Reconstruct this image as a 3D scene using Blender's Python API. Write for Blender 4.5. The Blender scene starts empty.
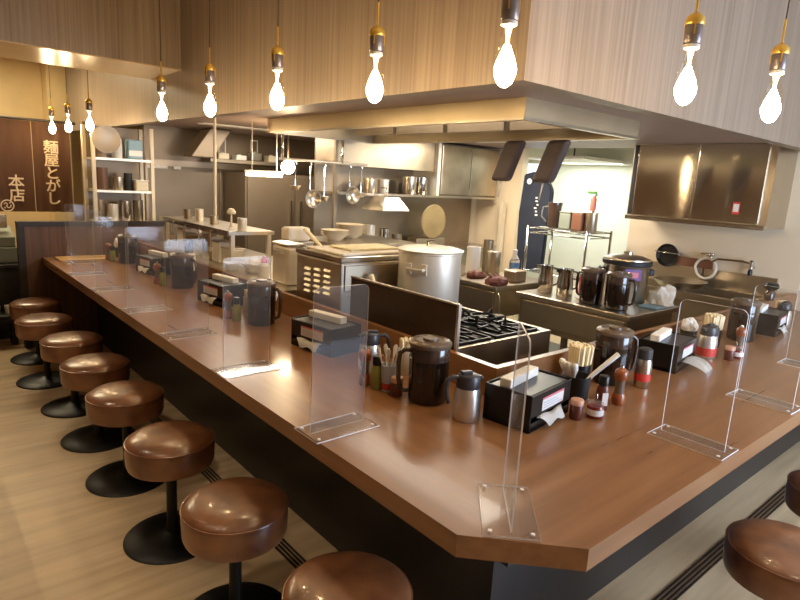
import bpy, bmesh, math, random
from mathutils import Vector, Matrix, Euler
random.seed(7)
PI = math.pi
scene = bpy.context.scene
COL = scene.collection

# ------------------------------------------------------------------ camera
cam_d = bpy.data.cameras.new('camera'); cam = bpy.data.objects.new('camera', cam_d); COL.objects.link(cam)
CR = Matrix(((0.760342, 0.087521, -0.643599), (-0.647190, 0.185989, -0.739292), (0.054998, 0.978646, 0.198058)))
cam.matrix_world = Matrix.Translation((0, 0, 1.58)) @ CR.to_4x4()
cam_d.sensor_width = 36; cam_d.lens = 26.473; cam_d.clip_start = 0.02
scene.camera = cam

# ------------------------------------------------------------------ world, light, exposure
scene.view_settings.view_transform = 'Standard'; scene.view_settings.look = 'None'
scene.view_settings.gamma = 1; scene.view_settings.use_curve_mapping = False
scene.view_settings.exposure = 0.70
w = bpy.data.worlds.new('world'); scene.world = w; w.use_nodes = True
w.node_tree.nodes['Background'].inputs[0].default_value = (1.0, .86, .68, 1)
w.node_tree.nodes['Background'].inputs[1].default_value = 0.35

def area(name, loc, rot, sx, sy, power, col, spread=PI):
    d = bpy.data.lights.new(name, 'AREA'); d.shape = 'RECTANGLE'; d.size = sx; d.size_y = sy
    d.energy = power; d.color = col; d.spread = spread
    o = bpy.data.objects.new(name, d); COL.objects.link(o); o.location = loc; o.rotation_euler = rot
    return o
WARM = (1.0, .81, .58); KIT = (1.0, .88, .72); NEUT = (1.0, .93, .82); COOL = (.58, .74, 1.0)
BULB = 86.0
area('daylight_through_window', (3.3, -1.52, 1.35), (PI/2, 0, 0), 1.9, 1.5, 80, COOL)
for _y in (.1, 1.7, 3.3): area('aisle_downlight', (-.30, _y, 2.72), (0, 0, 0), .14, .14, 17, WARM, 1.45)
for _x in (1.2, 2.9): area('front_fill_light', (_x, -.55, 2.72), (0, 0, 0), .14, .14, 12, WARM, 1.5)  # added fill for the front of the room, no known lamps there
area('kitchen_fill_light', (4.30, 3.45, 1.975), (0, 0, 0), .12, 1.0, 30, KIT)  # added fill to brighten the kitchen steel and sink wall
area('far_kitchen_fill_light', (2.8, 5.3, 1.975), (0, 0, 0), 1.2, .12, 19, KIT)  # added fill to brighten steel at the far end
area('hood_fill_light', (2.85, 3.0, 2.14), (0, 0, 0), .3, 1.6, 9, KIT)  # added fill inside the hood, no known lamp
area('back_room_fill_light', (5.85, 3.9, 1.90), (0, 0, 0), .8, .8, 13, (.88, 1.0, .92))  # added to brighten the back room, faces down to keep the bulkhead unlit
area('entrance_lamp_light', (.6, 7.2, 2.70), (0, 0, 0), 1.0, 1.0, 32, (1.0, .82, .52))

# ------------------------------------------------------------------ materials
def lin(c):
    return tuple(((x/255)/12.92 if x/255 <= .04045 else ((x/255+.055)/1.055)**2.4) for x in c) + (1,)
def base(name):
    m = bpy.data.materials.new(name); m.use_nodes = True
    return m, m.node_tree, m.node_tree.nodes['Principled BSDF']
def mat(name, c, rough=.5, metal=0., spec=.5, var=.08, nscale=6., stretch=(1, 1, 1), bump=0., coat=0., c2=None, rvar=0.):
    m, nt, p = base(name)
    tc = nt.nodes.new('ShaderNodeTexCoord'); mp = nt.nodes.new('ShaderNodeMapping'); mp.inputs['Scale'].default_value = stretch
    nz = nt.nodes.new('ShaderNodeTexNoise'); nz.inputs['Scale'].default_value = nscale; nz.inputs['Detail'].default_value = 5
    nt.links.new(tc.outputs['Object'], mp.inputs[0]); nt.links.new(mp.outputs[0], nz.inputs['Vector'])
    cr = nt.nodes.new('ShaderNodeValToRGB'); cr.color_ramp.elements[0].position = .3; cr.color_ramp.elements[1].position = .7
    l = lin(c); 
    a = tuple(x*(1-var) for x in l[:3])+(1,) if c2 is None else lin(c2)
    b = tuple(min(1, x*(1+var)) for x in l[:3])+(1,) if c2 is None else l
    cr.color_ramp.elements[0].color = a; cr.color_ramp.elements[1].color = b
    nt.links.new(nz.outputs[0], cr.inputs[0]); nt.links.new(cr.outputs[0], p.inputs['Base Color'])
    p.inputs['Roughness'].default_value = rough; p.inputs['Metallic'].default_value = metal
    p.inputs['Specular IOR Level'].default_value = spec; p.inputs['Coat Weight'].default_value = coat; p.inputs['Coat Roughness'].default_value = .08
    if rvar:
        mr = nt.nodes.new('ShaderNodeMapRange'); mr.inputs[3].default_value = rough-rvar; mr.inputs[4].default_value = rough+rvar
        nt.links.new(nz.outputs[0], mr.inputs[0]); nt.links.new(mr.outputs[0], p.inputs['Roughness'])
    if bump:
        bn = nt.nodes.new('ShaderNodeBump'); bn.inputs['Strength'].default_value = bump; bn.inputs['Distance'].default_value = .01
        nt.links.new(nz.outputs[0], bn.inputs['Height']); nt.links.new(bn.outputs[0], p.inputs['Normal'])
    return m
def emis(name, c, s):
    m, nt, p = base(name)
    p.inputs['Base Color'].default_value = lin(c); p.inputs['Emission Color'].default_value = lin(c); p.inputs['Emission Strength'].default_value = s
    return m
def clear(name, tint=(1, 1, 1, 1), white=0., ior=1.45):
    m, nt, p = base(name); nt.nodes.remove(p)
    out = nt.nodes['Material Output']
    tr = nt.nodes.new('ShaderNodeBsdfTransparent'); tr.inputs[0].default_value = tint
    gl = nt.nodes.new('ShaderNodeBsdfGlossy'); gl.inputs['Roughness'].default_value = .06
    lw = nt.nodes.new('ShaderNodeLayerWeight'); lw.inputs[0].default_value = .5
    pw = nt.nodes.new('ShaderNodeMath'); pw.operation = 'POWER'; pw.inputs[1].default_value = 5.
    fr = nt.nodes.new('ShaderNodeMath'); fr.operation = 'MULTIPLY_ADD'; fr.inputs[1].default_value = .32; fr.inputs[2].default_value = .016
    nt.links.new(lw.outputs['Facing'], pw.inputs[0]); nt.links.new(pw.outputs[0], fr.inputs[0])
    mx = nt.nodes.new('ShaderNodeMixShader'); nt.links.new(fr.outputs[0], mx.inputs[0]); nt.links.new(tr.outputs[0], mx.inputs[1]); nt.links.new(gl.outputs[0], mx.inputs[2])
    last = mx
    if white:
        df = nt.nodes.new('ShaderNodeBsdfDiffuse'); df.inputs[0].default_value = (.95, .93, .9, 1)
        m2 = nt.nodes.new('ShaderNodeMixShader'); m2.inputs[0].default_value = white
        nt.links.new(mx.outputs[0], m2.inputs[1]); nt.links.new(df.outputs[0], m2.inputs[2]); last = m2
    nt.links.new(last.outputs[0], out.inputs[0]); return m
def two_axis(name, ca, cb, rough, s_len, along, coat=0., spec=.5, streak=45):
    # wood with streaks along one axis (0 x, 1 y, 2 z)
    st = [streak, streak, streak]; st[along] = s_len
    return mat(name, ca, rough, 0, spec, c2=cb, nscale=1., stretch=tuple(st), coat=coat, rvar=.06)

M = {}
M['top_y'] = two_axis('counter_wood_left', (154, 110, 72), (132, 92, 60), .30, 1.6, 1, .15, streak=30)
M['top_x'] = two_axis('counter_wood_right', (154, 110, 72), (132, 92, 60), .30, 1.6, 0, .15, streak=30)
M['panel'] = two_axis('soffit_wood', (154, 137, 120), (126, 110, 95), .42, .9, 2, streak=55)
M['partition'] = two_axis('partition_wood', (112, 82, 66), (84, 60, 48), .5, 1., 2, streak=40)
M['dkwood'] = two_axis('dark_wood', (46, 34, 30), (30, 22, 20), .45, 1., 2, streak=40)
M['base'] = mat('counter_base_black', (34, 33, 36), .35, var=.15, nscale=3)
M['black'] = mat('black_plastic', (18, 17, 17), .35, var=.1)
M['blackmat'] = mat('black_matt', (22, 20, 20), .6, var=.1)
M['iron'] = mat('stool_iron', (14, 13, 13), .42, metal=.3, var=.1, nscale=20)
M['leather'] = mat('brown_leather', (150, 100, 64), .32, c2=(106, 66, 42), nscale=11, bump=.16, spec=.8, rvar=.05, coat=.25)
M['steel'] = mat('brushed_steel', (196, 186, 170), .30, metal=1, var=.03, nscale=1.5, stretch=(14, 14, .5), rvar=.03)
M['steel_c'] = mat('cabinet_steel', (212, 204, 192), .10, metal=1, var=.03, nscale=1.2, stretch=(2, 2, .6), rvar=.02)
_n = M['steel_c'].node_tree; _p = _n.nodes['Principled BSDF']; _p.inputs['Anisotropic'].default_value = .95; _t = _n.nodes.new('ShaderNodeTangent'); _t.direction_type = 'RADIAL'; _t.axis = 'Z'; _n.links.new(_t.outputs[0], _p.inputs['Tangent']); _p.inputs['Anisotropic Rotation'].default_value = 0.25
M['steel_t'] = mat('satin_steel', (222, 218, 212), .33, metal=.85, var=.04, nscale=2)
M['steel_w'] = mat('worn_steel', (182, 168, 146), .36, metal=1, var=.14, nscale=5, rvar=.08)
M['steel_d'] = mat('dull_steel', (152, 138, 118), .42, metal=.9, var=.12, nscale=3, rvar=.06)
M['alu'] = mat('worn_aluminium', (226, 218, 202), .42, metal=.6, var=.06, nscale=3, stretch=(4, 4, 1), rvar=.06)
M['chrome'] = mat('chrome', (205, 202, 196), .12, metal=1, var=.03)
M['white'] = mat('white_plastic', (226, 222, 212), .45, var=.03)
M['paper'] = mat('white_paper', (238, 235, 228), .8, var=.03, nscale=14)
M['tissue'] = mat('white_tissue', (240, 237, 230), .9, var=.04, nscale=20, bump=.3)
M['floor'] = two_axis('vinyl_floor', (200, 176, 140), (166, 144, 112), .42, 1.2, 0, streak=16)
M['wall'] = mat('beige_wall', (226, 208, 178), .75, var=.03, nscale=1.2)
M['wall_w'] = mat('white_wall', (236, 236, 226), .8, var=.02)
M['wall_y'] = mat('yellow_wall', (216, 192, 146), .8, var=.04)
M['wall_d'] = mat('brown_wall', (110, 88, 70), .7, var=.05)
M['ceil'] = mat('ceiling_paint', (196, 180, 158), .85, var=.03)
M['ceil_k'] = mat('kitchen_ceiling', (156, 136, 126), .5, var=.04)
M['clad'] = mat('wall_cladding', (122, 107, 88), .42, metal=.45, var=.08, nscale=2)
M['brass'] = mat('brass', (226, 184, 84), .3, metal=.6, var=.06)
M['socket'] = mat('socket_grey', (134, 124, 122), .35, metal=.6, var=.08)
M['cord'] = mat('cord_brown', (70, 56, 44), .6)
M['bulb'] = emis('lit_bulb', (255, 224, 176), BULB)
M['bulb_stem'] = emis('lit_bulb_neck', (255, 214, 150), 12)
M['bglass'] = clear('bulb_glass', (1, .97, .9, 1))
M['tube'] = emis('lit_tube', (255, 232, 200), 8)
M['acrylic'] = clear('acrylic_clear', (.97, .97, .97, 1), .025, 1.4)
M['acr_edge'] = clear('acrylic_edge', (1, 1, 1, 1), .8)
M['tea'] = mat('dark_tea', (30, 20, 16), .12, var=.2, coat=.5)
M['jug_up'] = mat('smoky_plastic', (62, 47, 39), .16, var=.1, coat=.5)
M['lidgrey'] = mat('grey_lid', (106, 90, 76), .28, var=.06)
M['greylid'] = mat('dark_grey_lid', (62, 62, 66), .35, var=.06)
M['clearp'] = clear('clear_plastic', (.86, .82, .78, 1), .08)
M['millwood'] = mat('mill_wood', (178, 100, 52), .3, c2=(128, 66, 34), nscale=12, coat=.3)
M['green'] = mat('green_herb_glass', (146, 150, 78), .2, var=.15, nscale=30)
M['bluecup'] = mat('blue_grey_plastic', (176, 186, 202), .4, var=.05)
M['redjar'] = mat('red_sauce', (128, 40, 28), .2, var=.2, coat=.3)
M['brownjar'] = mat('brown_jar', (100, 50, 36), .3, var=.2)
M['pinklid'] = mat('pink_beige_lid', (212, 160, 132), .45, var=.06)
M['chop'] = mat('chopstick_wood', (246, 228, 186), .6, var=.1, nscale=20)
M['red'] = mat('red_label', (206, 60, 48), .45, var=.05)
M['pinklabel'] = mat('label_pink', (222, 128, 140), .5, var=.05)
M['label'] = mat('label_white', (232, 226, 222), .5, var=.03)
M['violet'] = mat('label_violet', (120, 92, 150), .5, var=.1)
M['noren'] = mat('brown_curtain_cloth', (118, 86, 66), .85, var=.1, nscale=3, stretch=(6, 6, .6))
M['ink'] = mat('curtain_lettering', (232, 208, 176), .8, var=.04)
M['navy'] = mat('navy_cloth', (38, 44, 58), .8, var=.12, nscale=8)
M['duct'] = mat('dark_brown_panel', (74, 60, 56), .5, var=.08)
M['cloth'] = mat('offwhite_cloth', (222, 212, 196), .9, var=.05, nscale=14, bump=.3)
M['brownthing'] = mat('reddish_brown', (100, 52, 42), .7, var=.25, nscale=30, bump=.4)
M['blue'] = mat('blue_label', (98, 142, 196), .4)
M['teal'] = mat('pale_blue_tray', (130, 162, 178), .4)
M['cupgreen'] = mat('green_nozzle', (70, 120, 52), .5)
M['brownbox'] = mat('brown_board', (116, 74, 52), .6, var=.1)
M['hose'] = mat('hose_white', (214, 206, 188), .5)
M['food'] = mat('pale_dough', (226, 212, 170), .7, var=.12, nscale=16)
M['cream'] = mat('cream_enamel', (206, 192, 164), .45, var=.05)
M['greygreen'] = mat('grey_green', (126, 132, 118), .6, var=.1)
M['tracks'] = mat('floor_track_metal', (60, 52, 48), .35, metal=.6, var=.1)
M['daylight'] = emis('bright_sky_outside', (220, 235, 255), 1.2)

# ------------------------------------------------------------------ mesh helpers
class MB:
    def __init__(s): s.bm = bmesh.new(); s.mi = 0
    def _new(s, before):
        for f in s.bm.faces:
            if f.index == -1 or f not in before: pass
    def box(s, x0, x1, y0, y1, z0, z1, mi=0, mtx=None):
        vs = [s.bm.verts.new(v) for v in ((x0,y0,z0),(x1,y0,z0),(x1,y1,z0),(x0,y1,z0),(x0,y0,z1),(x1,y0,z1),(x1,y1,z1),(x0,y1,z1))]
        for q in ((3,2,1,0),(4,5,6,7),(0,1,5,4),(1,2,6,5),(2,3,7,6),(3,0,4,7)):
            f = s.bm.faces.new([vs[i] for i in q]); f.material_index = mi
        if mtx is not None:
            for v in vs: v.co = mtx @ v.co
        return s
    def bbox(s, x0, x1, y0, y1, z0, z1, b=.004, mi=0, mtx=None, seg=2):
        t = bmesh.new()
        bmesh.ops.create_cube(t, size=1)
        for v in t.verts: v.co = Vector(((x0+x1)/2+v.co.x*(x1-x0), (y0+y1)/2+v.co.y*(y1-y0), (z0+z1)/2+v.co.z*(z1-z0)))
        b = min(b, .45*min(abs(x1-x0), abs(y1-y0), abs(z1-z0)))
        bmesh.ops.bevel(t, geom=list(t.edges), offset=b, segments=seg, affect='EDGES', profile=.5)
        s.merge(t, mi, mtx); return s
    def merge(s, t, mi=0, mtx=None):
        mp = {}
        for v in t.verts: mp[v] = s.bm.verts.new(mtx @ v.co if mtx is not None else v.co)
        for f in t.faces:
            try: nf = s.bm.faces.new([mp[v] for v in f.verts]); nf.material_index = mi; nf.smooth = f.smooth
            except ValueError: pass
        t.free()
    def lathe(s, prof, c=(0,0,0), n=24, mi=0, mtx=None, caps=True):
        # prof: [(r,z)...]; smooth faces
        rings = []
        for r, z in prof:
            if r < 1e-6: ring = [s.bm.verts.new((c[0], c[1], c[2]+z))]
            else: ring = [s.bm.verts.new((c[0]+r*math.cos(2*PI*i/n), c[1]+r*math.sin(2*PI*i/n), c[2]+z)) for i in range(n)]
            rings.append(ring)
        for a, b in zip(rings, rings[1:]):
            for i in range(n):
                j = (i+1) % n
                q = [a[i] if len(a) > 1 else a[0], a[j] if len(a) > 1 else None, b[j] if len(b) > 1 else b[0], b[i] if len(b) > 1 else None]
                q = [v for v in q if v is not None]
                if len(q) >= 3:
                    f = s.bm.faces.new(q); f.smooth = True; f.material_index = mi
        if caps:
            for ring, rev in ((rings[0], True), (rings[-1], False)):
                if len(ring) > 1:
                    f = s.bm.faces.new(ring[::-1] if rev else ring); f.material_index = mi
        if mtx is not None:
            for ring in rings:
                for v in ring: v.co = mtx @ v.co
        return s
    def cyl(s, c, r, h, n=20, mi=0, mtx=None): return s.lathe([(r, 0), (r, h)], c, n, mi, mtx)
    def tube(s, pts, r, n=8, mi=0, closed=False):
        pts = [Vector(p) for p in pts]; rings = []; N = len(pts)
        up = Vector((0, 0, 1))
        prev = None
        for i, p in enumerate(pts):
            if closed: d = pts[(i+1) % N]-pts[i-1]
            else: d = pts[min(i+1, N-1)]-pts[max(i-1, 0)]
            d.normalize()
            if prev is None:
                a = d.orthogonal().normalized()
            else:
                a = (prev - d*prev.dot(d)).normalized()
            prev = a; b = d.cross(a)
            rr = r[i] if isinstance(r, (list, tuple)) else r
            rings.append([s.bm.verts.new(p+a*rr*math.cos(2*PI*k/n)+b*rr*math.sin(2*PI*k/n)) for k in range(n)])
        prs = list(zip(rings, rings[1:]))
        if closed: prs.append((rings[-1], rings[0]))
        for a, b in prs:
            for k in range(n):
                j = (k+1) % n
                f = s.bm.faces.new((a[k], a[j], b[j], b[k])); f.smooth = True; f.material_index = mi
        if not closed:
            f = s.bm.faces.new(rings[0][::-1]); f.material_index = mi
            f = s.bm.faces.new(rings[-1]); f.material_index = mi
        return s
    def prism(s, poly, z0, z1, mi=0, mtx=None, side_mi=None):
        a = [s.bm.verts.new((x, y, z0)) for x, y in poly]; b = [s.bm.verts.new((x, y, z1)) for x, y in poly]
        f = s.bm.faces.new(a[::-1]); f.material_index = mi
        f = s.bm.faces.new(b); f.material_index = mi
        for i in range(len(poly)):
            j = (i+1) % len(poly)
            f = s.bm.faces.new((a[i], a[j], b[j], b[i])); f.material_index = mi if side_mi is None else side_mi
        if mtx is not None:
            for v in a+b: v.co = mtx @ v.co
        return s
    def build(s, name, m, parent=None, loc=None, rz=0):
        me = bpy.data.meshes.new(name)
        bmesh.ops.recalc_face_normals(s.bm, faces=s.bm.faces)
        for e in s.bm.edges:
            if len(e.link_faces) == 2 and e.calc_face_angle(0) > .7: e.smooth = False
        s.bm.to_mesh(me); s.bm.free()
        for x in (m if isinstance(m, (list, tuple)) else [m]): me.materials.append(M[x] if isinstance(x, str) else x)
        o = bpy.data.objects.new(name, me); COL.objects.link(o)
        if parent: o.parent = parent
        if loc is not None: o.location = loc
        o.rotation_euler = (0, 0, rz)
        return o

def thing(name, label, cat, loc=(0, 0, 0), rz=0, group=None):
    o = bpy.data.objects.new(name, None); COL.objects.link(o); o.empty_display_size = .05
    o.location = loc; o.rotation_euler = (0, 0, rz); o['label'] = label; o['category'] = cat
    if group: o['group'] = group
    return o
def tag(o, label, cat, group=None, kind=None):
    o['label'] = label; o['category'] = cat
    if group: o['group'] = group
    if kind: o['kind'] = kind
    return o
def struct(o, label=None, cat=None):
    o['kind'] = 'structure'
    if label: o['label'] = label
    if cat: o['category'] = cat
    return o
def dup(src, loc, rz=None, label=None, group=None):
    r = src.copy(); COL.objects.link(r); r.location = loc
    if rz is not None: r.rotation_euler = (0, 0, rz)
    if label: r['label'] = label
    if group: r['group'] = group
    for ch in list(src.children):
        c = ch.copy(); COL.objects.link(c); c.parent = r
        for g in list(ch.children):
            d = g.copy(); COL.objects.link(d); d.parent = c
    return r
def T(x, y, z): return Matrix.Translation((x, y, z))
def Rm(a, ax): return Matrix.Rotation(a, 4, ax)
def text_mesh(txt, size, name, m, parent, mtx, extrude=.001, vertical=False, offset=.0):
    cu = bpy.data.curves.new(name, 'FONT'); cu.body = txt; cu.size = size; cu.extrude = extrude; cu.align_x = 'CENTER'; cu.align_y = 'CENTER'; cu.space_line = .92; cu.offset = offset
    o = bpy.data.objects.new(name, cu); COL.objects.link(o)
    dg = bpy.context.evaluated_depsgraph_get()
    me = bpy.data.meshes.new_from_object(o.evaluated_get(dg)); me.materials.clear(); me.materials.append(M[m])
    bpy.data.objects.remove(o); 
    bm = bmesh.new()
    for k_, (dx, dy) in enumerate(((0, 0), (.0024, 0), (-.0024, 0), (0, .0024), (0, -.0024))):
        t = bmesh.new(); t.from_mesh(me)
        for v in t.verts: v.co.x += dx; v.co.y += dy; v.co.z += .0005*k_
        t2 = bpy.data.meshes.new('tmp'); t.to_mesh(t2); t.free(); bm.from_mesh(t2); bpy.data.meshes.remove(t2)
    bm.to_mesh(me); bm.free()
    r = bpy.data.objects.new(name, me); COL.objects.link(r); r.parent = parent; r.matrix_local = mtx
    return r

# ================================================================== ROOM SHELL
CH = 2.75
def sbox(name, m, *a, label=None, cat=None): return struct(MB().box(*a).build(name, m), label, cat)
sbox('floor', 'floor', -1.4, 6.5, -1.7, 8.6, -.06, 0, label='pale beige wood-look vinyl floor', cat='floor')
sbox('ceiling', 'ceil', -1.4, 5.3, -1.7, 8.6, CH, CH+.06, label='plain ceiling over the aisle', cat='ceiling')
struct(MB().box(1.73, 5.179, 1.40, 6.299, 0, .004).build('floor', mat('kitchen_floor', (78, 70, 62), .5, var=.15)), 'dark kitchen floor', 'floor')
sbox('wall_left', 'wall_d', -1.5, -1.4, -1.7, 8.6, 0, CH)
sbox('wall_far', 'wall_y', -1.4, 6.5, 8.5, 8.6, 0, CH, label='far yellow wall beyond the brown curtain', cat='wall')
# front wall with a window
sbox('wall_front', 'wall', -1.4, 2.3, -1.7, -1.6, 0, CH)
o = MB().box(4.3, 5.3, -1.7, -1.6, 0, CH).box(2.3, 4.3, -1.7, -1.6, 0, .55).box(2.3, 4.3, -1.7, -1.6, 2.15, CH).build('wall_front', 'wall'); struct(o)
wf = struct(MB().box(2.3, 2.35, -1.68, -1.6, .55, 2.15).box(4.25, 4.3, -1.68, -1.6, .55, 2.15).box(2.35, 4.25, -1.68, -1.6, .55, .6).box(2.35, 4.25, -1.68, -1.6, 2.1, 2.15).box(3.28, 3.32, -1.68, -1.6, .6, 2.1).build('window_1', 'blackmat'))
struct(MB().box(2.35, 3.28, -1.66, -1.65, .6, 2.1).box(3.32, 4.25, -1.66, -1.65, .6, 2.1).build('window_pane', 'daylight', wf))
# right wall (x = 5.18) with an opening to the back room
XW = 5.18
sbox('wall_right', 'wall', XW, XW+.1, -1.7, 2.78, 0, CH, label='beige wall behind the sinks', cat='wall')
sbox('wall_right', 'wall', XW, XW+.1, 4.08, 8.5, 0, CH)
sbox('wall_back_room', 'wall_w', 6.4, 6.5, 2.4, 5.6, 0, 2.45, label='white wall of the bright back room', cat='wall')
sbox('wall_back_room', 'wall_w', XW+.1, 6.4, 2.4, 2.5, 0, 2.45)
sbox('wall_back_room', 'wall_w', XW+.1, 6.4, 5.5, 5.6, 0, 2.45)
sbox('ceiling_back_room', 'wall_w', XW+.1, 6.5, 2.4, 5.6, 2.45, 2.5)
sbox('trim_1', 'wall_w', 6.2, 6.399, 2.501, 5.499, 1.89, 2.449, label='white bulkhead high on the back room wall', cat='bulkhead')
# kitchen far wall
sbox('wall_kitchen', 'clad', 1.98, XW, 6.3, 6.4, 0, 2.0, label='brown steel-clad wall at the far end of the kitchen', cat='wall')
# fitted seams and rail on that wall
t = struct(MB().box(1.98, XW-.01, 6.27, 6.299, 1.60, 1.66).build('trim_2', 'steel_d'))
t = struct(MB().box(2.76, 2.775, 6.285, 6.299, .9, 1.6).box(3.5, 3.51, 6.285, 6.299, .9, 1.6).box(1.98, 2.0, 6.285, 6.299, .9, 1.6).build('trim_3', 'steel_d'))

# soffit: wood-panelled hanging wall, L shaped, and the lowered kitchen ceiling with a hole for the hood
SX, SY, SZ = 1.68, 1.35, 1.94
sbox('wall_soffit_left', 'panel', SX, SX+.08, SY, 8.1, SZ, CH, label='wood-panelled hanging soffit above the long left counter', cat='soffit')
sbox('wall_soffit_right', 'panel', SX+.08, XW, SY, SY+.08, SZ, CH, label='wood-panelled hanging soffit above the right counter', cat='soffit')
HX0, HX1, HY0, HY1 = 2.256, 3.30, 1.79, 4.26
ck = MB()
Z0, Z1 = 1.99, 2.03
ck.box(SX+.08, HX0, SY+.08, 6.3, Z0, Z1).box(HX0, HX1, SY+.08, HY0, Z0, Z1).box(HX0, HX1, HY1, 6.3, Z0, Z1).box(HX1, XW, SY+.08, 6.3, Z0, Z1)
struct(ck.build('ceiling_kitchen', 'ceil_k'), 'low dim ceiling over the kitchen', 'ceiling')
# dropped beam across the aisle
sbox('trim_4', 'panel', -1.4, SX-.001, 4.47, 5.15, 2.28, CH, label='dropped wooden beam crossing the aisle', cat='beam')
M['glossunder'] = mat('beam_underside', (196, 170, 132), .22, var=.05)
sbox('trim_5', 'glossunder', -1.4, SX-.001, 4.47, 5.15, 2.272, 2.28, label='glossy underside strip of the beam, reflecting the bulbs', cat='beam strip')
# columns beyond the curtain
sbox('trim_6', 'wall_y', 1.50, 1.72, 8.2, 8.499, 0, CH, label='ivory column beyond the pendant bulbs', cat='column')
# front-of-kitchen end wall behind noren (brown part)
sbox('trim_7', 'wall_d', 1.56, 1.66, 6.9, 7.0, 0, 2.0, label='grey-brown post beside the curtain', cat='post')

# ================================================================== COUNTER
ct = thing('counter', 'L-shaped brown wooden dining counter with clipped corner', 'counter')
CE, CY = .936, .608
WX, WY = 1.69, 1.36
z0, z1 = .722, .78
# the two arms meet on a diagonal mitre
MB().prism([(CE, .826), (1.04, .717), (WX+.03, WY+.03), (WX+.03, 5.72), (CE, 5.72)], z0, z1).build('tabletop', 'top_y', ct)
MB().prism([(1.04, .717), (1.144, CY), (XW-.003, CY), (XW-.003, WY+.03), (WX+.03, WY+.03)], z0, z1).build('tabletop', 'top_x', ct)
MB().box(WX, WX+.03, WY, 5.72, z1, .905).build('ledge', 'top_y', ct)
MB().box(WX+.03, XW-.003, WY, WY+.03, z1, .905).build('ledge', 'top_x', ct)
BX, BY = 1.34, 1.02
MB().prism([(BX, BY), (XW-.003, BY), (XW-.003, BY+.08), (BX+.08, BY+.08), (BX+.08, 5.72), (BX, 5.72)], 0, z0).build('base_panel', 'base', ct)
MB().prism([(BX-.19, BY-.19), (XW-.003, BY-.19), (XW-.003, BY-.15), (BX-.15, BY-.15), (BX-.15, 5.72), (BX-.19, 5.72)], .60, z0).build('apron', 'base', ct)
# floor tracks
tk = MB()
for k in range(4):
    d = .017*k
    tk.prism([(1.13+d, .80+d), (XW, .80+d), (XW, .808+d), (1.138+d, .808+d), (1.138+d, 5.72), (1.13+d, 5.72)], 0, .006)
struct(tk.build('trim_8', 'tracks'), 'dark grooved track lines in the floor below the counter', 'floor track')

# end partition
pt = thing('partition', 'brown wooden partition closing the far end of the long counter', 'partition', (1.37, 5.76, 0))
MB().box(-.55, .56, -.035, .035, 0, 1.04).build('panel', 'partition', pt)
MB().box(-.60, .60, -.045, .045, 1.04, 1.08).box(-.60, -.55, -.045, .045, 0, 1.04).build('frame', 'dkwood', pt)
b = tag(MB().bbox(-.20, .20, -.12, .12, 0, .006, .003).build('paper_mat', mat('yellow_mat', (226, 186, 118), .5)), 'thin yellow mat lying flat at the far end of the counter', 'mat')
b.location = (1.22, 5.57, .7806)

# ================================================================== STOOLS
def make_stool():
    r = thing('bar_stool', '', 'stool')
    s = MB(); s.lathe([(0, .318), (.155, .318), (.172, .326), (.177, .340), (.179, .39), (.178, .426), (.176, .431), (.171, .437), (.155, .449), (.125, .457), (.08, .462), (0, .465)], n=48)
    o_ = s.build('seat', 'leather', r, (0, 0, .028))
    p = MB()
    p.tube([(.178*math.cos(a*PI/24), .178*math.sin(a*PI/24), .429) for a in range(48)], .0028, 6, closed=True)
    p.build('seat_piping', 'leather', r, (0, 0, .028))
    MB().lathe([(.10, .302), (.10, .319)], n=24).build('seat_plate', 'iron', r, (0, 0, .028))
    MB().lathe([(.030, .03), (.024, .06), (.022, .09), (.022, .331)], n=20).build('pole', 'iron', r)
    MB().lathe([(.198, 0), (.198, .006), (.19, .012), (.11, .022), (.05, .032), (.03, .040)], n=48).build('base', 'iron', r)
    return r
st0 = make_stool()
LY = [1.15, 1.735, 2.36, 2.99, 3.56, 4.14, 4.77, 5.38]
stl = ['brown leather bar stool at the bottom edge, nearest the camera in the left row',
       'brown leather bar stool, second nearest in the left row, highlight on its rim',
       'brown leather bar stool, third nearest in the left row, whole black base showing',
       'brown leather bar stool, fourth nearest in the left row',
       'brown leather bar stool, fifth nearest in the left row, bright sheen on top',
       'brown leather bar stool, third from the far end of the left row',
       'brown leather bar stool, second from the far end of the left row',
       'brown leather bar stool farthest away, beside the brown partition']
for i, y in enumerate(LY):
    x = .812 if i else .87
    if i == 6: x = .765
    if i == 0: st0.location = (x, y, 0); st0['label'] = stl[0]; st0['group'] = 'round bar stools'; st0.rotation_euler = (0, 0, .3)
    else: dup(st0, (x, y, 0), random.uniform(0, 6), stl[i], 'round bar stools')
dup(st0, (2.15, .455, 0), 2.1, 'brown leather bar stool at the lower right, nearest the right counter corner', 'round bar stools')
dup(st0, (2.80, .46, 0), 4.1, 'brown leather bar stool cut by the right edge of the photo', 'round bar stools')

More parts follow.
